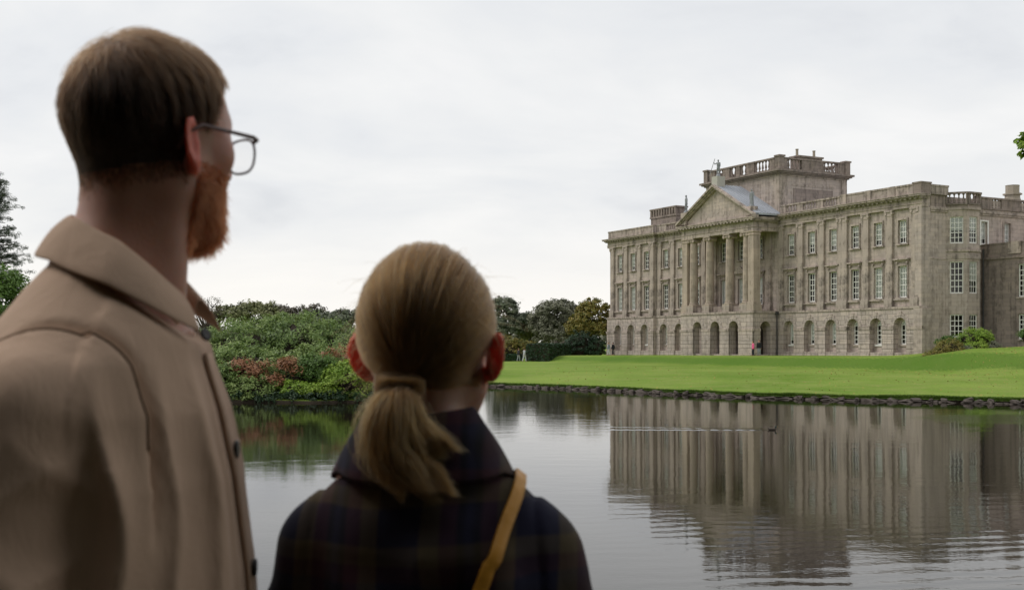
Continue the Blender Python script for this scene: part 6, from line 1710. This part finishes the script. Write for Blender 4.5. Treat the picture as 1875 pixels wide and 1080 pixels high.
# loose wisps
g = np.random.default_rng(66); cnt = 170; D0 = sample_dirs(lambda D: wom_mask(D) & (np.abs(D[..., 0]) > .25), cnt, g); tt = np.linspace(0, 1, 10)
base = D0 * (ray_r(hw, D0) + .009)[:, None]
dr = unit(np.stack([D0[:, 0] * .5, -np.abs(g.normal(size=cnt)), -np.abs(g.normal(size=cnt)) - .2], -1) + .4 * D0)
p = base[:, None] + dr[:, None] * (g.uniform(.015, .05, cnt)[:, None] * tt)[..., None] + D0[:, None] * (.006 * np.sin(tt * 2.5))[None, :, None]
strands("loose_wisps", to_body_w(p), .00016 * np.interp(tt, [0, 1], [1, .4]), M["hair_woman"], wom)
sdf_obj("overshirt", shirt_f, axis((-.29, .29, .004)), axis((-.19, .16, .005)), axis((.68, 1.1, .016), (1.1, 1.38, .004)), M["plaid"], wom, 1)
collar("collar", wom, M["plaid"], (0, -.018), lambda f: ip(f, [.3, 1.2, 2.0, 3.14], [1.345, 1.396, 1.426, 1.418]),
       lambda f: (ip(f, [.3, 1.2, 3.14], [.060, .064, .064]), ip(f, [.3, 1.2, 3.14], [.070, .062, .064])),
       lambda f: ip(f, [.3, 1.2, 2.0, 2.6, 3.14], [.07, .070, .080, .082, .076]), lambda f: ip(f, [.3, 1.2, 1.9, 2.5, 3.14], [.03, .038, .038, .036, .034]), .35, wav=.004, seed=2, stand=.06)
def tr_w(P):
    Q = P.copy(); Q = Q * np.array([1.08, 1.0, 1.13]); return trousers_f(0)(Q)
sdf_obj("trousers", tr_w, axis((-.22, .22, .012)), axis((-.18, .18, .012)), axis((.0, .92, .016)), M["denim"], wom)
for s in (-1, 1):
    f = lambda P, s=s: np.maximum(smin(s_ell(P, (s * .09, -.025, .045), (.04, .052, .045)), s_ell(P, (s * .095, .07, .032), (.042, .095, .035)), .04), -P[..., 2])
    sdf_obj("shoe", f, axis((s * .09 - .07, s * .09 + .07, .01)), axis((-.12, .2, .01)), axis((-.02, .11, .01)), M["shoe"], wom)
# crossbody bag: mustard strap over the right shoulder to the left hip
bag = empty("crossbody_bag", (WX, WY, WG), WYAW); tag(bag, "mustard leather crossbody bag strap over the plaid overshirt", "bag")
key = [(.098, .055, 1.28), (.112, .0, 1.335), (.118, -.05, 1.335), (.112, -.12, 1.30), (.098, -.17, 1.255), (.066, -.19, 1.185), (.015, -.19, 1.08), (-.06, -.18, .95), (-.15, -.12, .84), (-.205, -.02, .79)]
kp = np.array(key); kt = np.linspace(0, 1, len(kp)); ft = np.linspace(0, 1, 60)
path = np.stack([np.interp(ft, kt, kp[:, k]) for k in range(3)], -1)
for _ in range(3): path[1:-1] = (path[:-2] + 2 * path[1:-1] + path[2:]) / 4
fs = lambda P: shirt_f(P, False)
for _ in range(10):
    d = fs(path); path = path - grad(fs, path) * (d - .008)[:, None] * .7
nrm = grad(fs, path); tg = unit(np.gradient(path, axis=0)); sdv = np.cross(tg, nrm); hw_ = .0068
V = np.concatenate([path - sdv * hw_, path - sdv * hw_ * .9 + nrm * .0018, path + sdv * hw_ * .9 + nrm * .0018, path + sdv * hw_]); n_ = len(path)
F_ = [(j * n_ + i, j * n_ + i + 1, (j + 1) * n_ + i + 1, (j + 1) * n_ + i) for j in range(3) for i in range(n_ - 1)]
o = np_mesh("strap", V, np.array(F_), M["strap"], bag, True); md = o.modifiers.new("thick", 'SOLIDIFY'); md.thickness = .002
bm = bmesh.new(); bmesh.ops.create_cube(bm, size=1.0)
for v in bm.verts: v.co = Vector((v.co.x * .07, v.co.y * .20, v.co.z * .15))
bmesh.ops.bevel(bm, geom=list(bm.edges), offset=.02, segments=3, affect='EDGES'); me = bpy.data.meshes.new("pouch"); bm.to_mesh(me); bm.free()
o = link_mesh("pouch", me, M["strap"], bag, True); o.location = (-.25, .02, .70)
print("woman", time.time() - T0)
# ================================================================ FAR FIGURES, STATUES, BIRDS
def figure_f(stride=.0, arm=.0, wide=1.0, cloak=False, armup=False):
    def f(P):
        X = P[..., 0]
        d = s_ell(P, (0, .015, 1.64), (.078, .095, .115))
        d = smin(d, s_cap(P, (0, 0, 1.56), (0, -.01, 1.44), .055, .06), .03)
        d = smin(d, s_loft(P, [(.86, .16 * wide, .12, .13, 0), (1.05, .145 * wide, .11, .11, 0), (1.3, .18 * wide, .12, .12, 0), (1.44, .15 * wide, .09, .10, 0), (1.48, .08, .06, .07, 0)]), .05)
        for s in (-1, 1):
            sw = arm * s
            if armup and s > 0:
                d = smin(d, s_cap(P, (.18, 0, 1.42), (.36, .08, 1.30), .055, .045), .03); d = smin(d, s_cap(P, (.36, .08, 1.30), (.42, .2, 1.50), .042, .032), .02)
            else:
                d = smin(d, s_cap(P, (s * .185 * wide, 0, 1.41), (s * .235 * wide, -sw * .5 - .02, 1.12), .055, .045), .03)
                d = smin(d, s_cap(P, (s * .235 * wide, -sw * .5 - .02, 1.12), (s * .24 * wide, -sw + .05, .86), .043, .032), .02)
                d = smin(d, s_ell(P, (s * .24 * wide, -sw + .06, .79), (.03, .045, .08)), .02)
            st = stride * s
            d = smin(d, s_cap(P, (s * .09, 0, .88), (s * .095, st * .5 + .03, .48), .095, .062), .04)
            d = smin(d, s_cap(P, (s * .095, st * .5 + .03, .48), (s * .1, st - .02, .08), .06, .042), .02)
            d = smin(d, s_cap(P, (s * .1, st - .02, .05), (s * .105, st + .15, .035), .04, .035), .03)
        if cloak: d = smin(d, s_loft(P, [(0, .24, .2, .22, 0), (.5, .2, .17, .18, 0), (1.0, .17, .13, .14, 0), (1.2, .15, .1, .1, 0)]), .05)
        return d
    return f
def person_far(label, x, y, yaw, top_mat, leg_mat, hair_mat_, stride=.18, arm=.12, h=1.72, group=None):
    z = gz(x, y); e_ = empty("person", (x, y, z), yaw); tag(e_, label, "person", group); e_.scale = (h / 1.76,) * 3
    f = figure_f(stride, arm); ax_ = (axis((-.34, .34, .022)), axis((-.36, .40, .022)), axis((-.02, 1.80, .022)))
    sdf_obj("body", f, *ax_, M["skin_man"], e_)
    sdf_obj("jacket", lambda P: np.maximum(f(P) - .028, np.maximum(.84 - P[..., 2], P[..., 2] - 1.47)), *ax_, top_mat, e_)
    sdf_obj("trousers", lambda P: np.maximum(f(P) - .018, np.maximum(np.maximum(.07 - P[..., 2], P[..., 2] - .93), np.abs(P[..., 0]) - .2)), *ax_, leg_mat, e_)
    sdf_obj("hair", lambda P: np.maximum(s_ell(P, (0, 0, 1.66), (.095, .108, .118)), np.maximum(1.58 - P[..., 2], P[..., 1] - .045)), *ax_, hair_mat_, e_)
    return e_
cA, cB, cP, cG, cW = plain("navy_coat", (.02, .022, .035), .9), plain("black_coat", (.015, .015, .017), .9), plain("pink_coat", (.75, .12, .27), .8), plain("grey_trousers", (.30, .31, .34), .9), plain("pale_trousers", (.52, .53, .55), .9)
hD, hF = plain("dark_hair", (.03, .02, .015), .7), plain("fair_hair", (.22, .14, .07), .7)
pw = at(949.5, 663, 149); person_far("walker in a dark coat in front of the clipped hedge, left of the pair", pw.x, pw.y, R(-60), cA, cG, hF, .16)
pw = at(960, 663, 148); person_far("walker in pale clothes in front of the clipped hedge, right of the pair", pw.x, pw.y, R(-60), plain("pale_grey_coat", (.42, .43, .46), .9), cW, hD, .22)
pw = at(1114.5, 650, 152); person_far("walker in pale trousers at the left corner of the house", pw.x, pw.y, R(70), plain("blue_grey_coat", (.25, .28, .36), .9), cW, hF, .2)
pw = at(1122.5, 650, 153); person_far("walker in dark clothes at the left corner of the house", pw.x, pw.y, R(60), cA, cB, hD, .16)
pw = at(1379, 651, 126); e_p = person_far("person in a bright pink coat beside the portico base", pw.x, pw.y, R(100), cP, cA, hD, .05, .05, 1.62)
pw = at(1390, 651, 126); person_far("person in a black coat and grey trousers beside the pink coat", pw.x, pw.y, R(150), cB, cG, hD, .05, .05, 1.75)
HM = house.matrix_basis.copy()
HM = Matrix.Translation(house.location) @ Matrix.Rotation(house.rotation_euler.z, 4, 'Z')
def statue(label, lx, ly, lz, yaw, h, staff=False, cloak=False):
    w = HM @ Vector((lx, ly, lz)); e_ = empty("statue", w, yaw); tag(e_, label, "statue", "lead statues on the pediment"); k = h / 1.76
    f0 = figure_f(.06, .1, 1.05, cloak, staff); f = lambda P: smin(f0(P), s_cap(P, (0, 0, 0), (0, 0, .06), .26, .24), .04)
    o, _, _ = sdf_obj("figure", f, axis((-.4, .5, .025)), axis((-.36, .36, .025)), axis((-.08, 1.80, .025)), M["lead_statue"], e_)
    if staff:
        mb = MB(); a = Vector((.40, .2, 1.52)); b_ = Vector((.78, .36, .25)); mb.tube([b_, a, a + (a - b_) * .25], .03, 6)
        mb.build("staff", M["lead_statue"], e_)
    e_.scale = (k, k, k)
ay = -HN
fy_ = math.atan2(HN.y, HN.x) - math.pi / 2
statue("lead statue leaning on a staff at the peak of the pediment", CEN, PYF + .5, AP + .98, fy_ + .3 + math.pi * 0, 2.15, True)
statue("lead statue above the left end of the pediment beside the chimney", CEN - 6.4, PYF + .4, PTOP + 1.73, fy_ - .3, 2.35)
statue("draped lead statue above the right end of the pediment against the tower", CEN + 6.4, PYF + .4, PTOP + 1.23, fy_ + .4, 2.1, False, True)
# ---- birds
def bird(name, label, x, y, z, yaw, s, body_mat, head_mat, bill_mat, neck=.0):
    e_ = empty(name, (x, y, z), yaw); tag(e_, label, "bird"); e_.scale = (s,) * 3
    f = lambda P: smin(smin(s_ell(P, (0, 0, .05), (.09, .20, .075)), s_cap(P, (0, -.16, .08), (0, -.27, .13), .05, .012), .04), smin(s_cap(P, (0, .14, .08), (0, .19, .19 + neck), .045, .032), s_ell(P, (0, .205, .215 + neck), (.04, .055, .042)), .03), .05)
    ax_ = (axis((-.12, .12, .012)), axis((-.3, .3, .012)), axis((-.06, .5, .012)))
    sdf_obj("body", f, *ax_, body_mat, e_)
    sdf_obj("head", lambda P: np.maximum(f(P) - .004, .15 + neck * .6 - P[..., 2]), *ax_, head_mat, e_)
    mb = MB(); mb.tube([(0, .25, .21 + neck), (0, .29, .203 + neck), (0, .315, .20 + neck)], [.018, .016, .008], 8); mb.build("bill", bill_mat, e_, True)
    for k in (-1, 1):
        w_ = lambda P, k=k: s_ell(P, (k * .075, -.04, .075), (.026, .16, .05)); sdf_obj("wing", w_, *ax_, body_mat, e_)
    return e_
db = plain("duck_brown", (.055, .042, .032), .7, noise=.3, scale=20); dh = plain("duck_head", (.02, .04, .03), .4); by_m = plain("duck_bill", (.4, .28, .05), .5); wh = plain("white_feathers", (.78, .78, .76), .8)
dk = at(1414, 787, 0) ; d_ = 2100 * 3.0 / (787 - 630); bird("duck", "small dark duck swimming at the end of a wake below the portico's reflection", (1414 - CX) / F_PX * d_, d_, -.015, R(-90), .62, db, dh, by_m)
# its wake: two low ridges of disturbed water trailing behind
x_d, y_d = (1414 - CX) / F_PX * d_, d_
wake = empty("wake", (x_d, y_d, 0), parent=None)
for (ln_, dy, amp) in ((5.6, .16, .030), (5.5, 1.35, .016)):
    n = 90; V = []; F_ = []
    for i in range(n):
        t_ = i / (n - 1); x = -.15 - ln_ * t_; yc = dy * (.15 + .85 * t_) if dy < 1 else .3 + dy * (.3 + .7 * t_)
        a_ = amp * min(1, t_ * 8) * (1 - t_ * .35) * (.75 + .25 * math.sin(i * .9)) * (1.0 if t_ < .97 else (1 - t_) / .03)
        for k in range(7):
            w = (k - 3) / 3.0; V.append((x, yc + w * .34, .003 + a_ * (.5 + .5 * math.cos(math.pi * w)) - (.006 if abs(w) == 1 else 0)))
    for i in range(n - 1):
        for k in range(6): F_.append((i * 7 + k, (i + 1) * 7 + k, (i + 1) * 7 + k + 1, i * 7 + k + 1))
    me = bpy.data.meshes.new("wake_ridge"); me.from_pydata(V, [], F_); o = link_mesh("wake_ridge", me, M["water"], wake, True)
tag(wake, "pale wake line trailing behind the dark duck", "wake", kind="structure")
gx_, gy_ = (874 - CX) / F_PX * 83.0, 83.0
bird("white_goose", "white goose at the water's edge beside the woman's neck", gx_, gy_, max(gz(gx_, gy_), .0) + .05, R(80), 1.3, wh, wh, by_m, .08)
print("small", time.time() - T0)
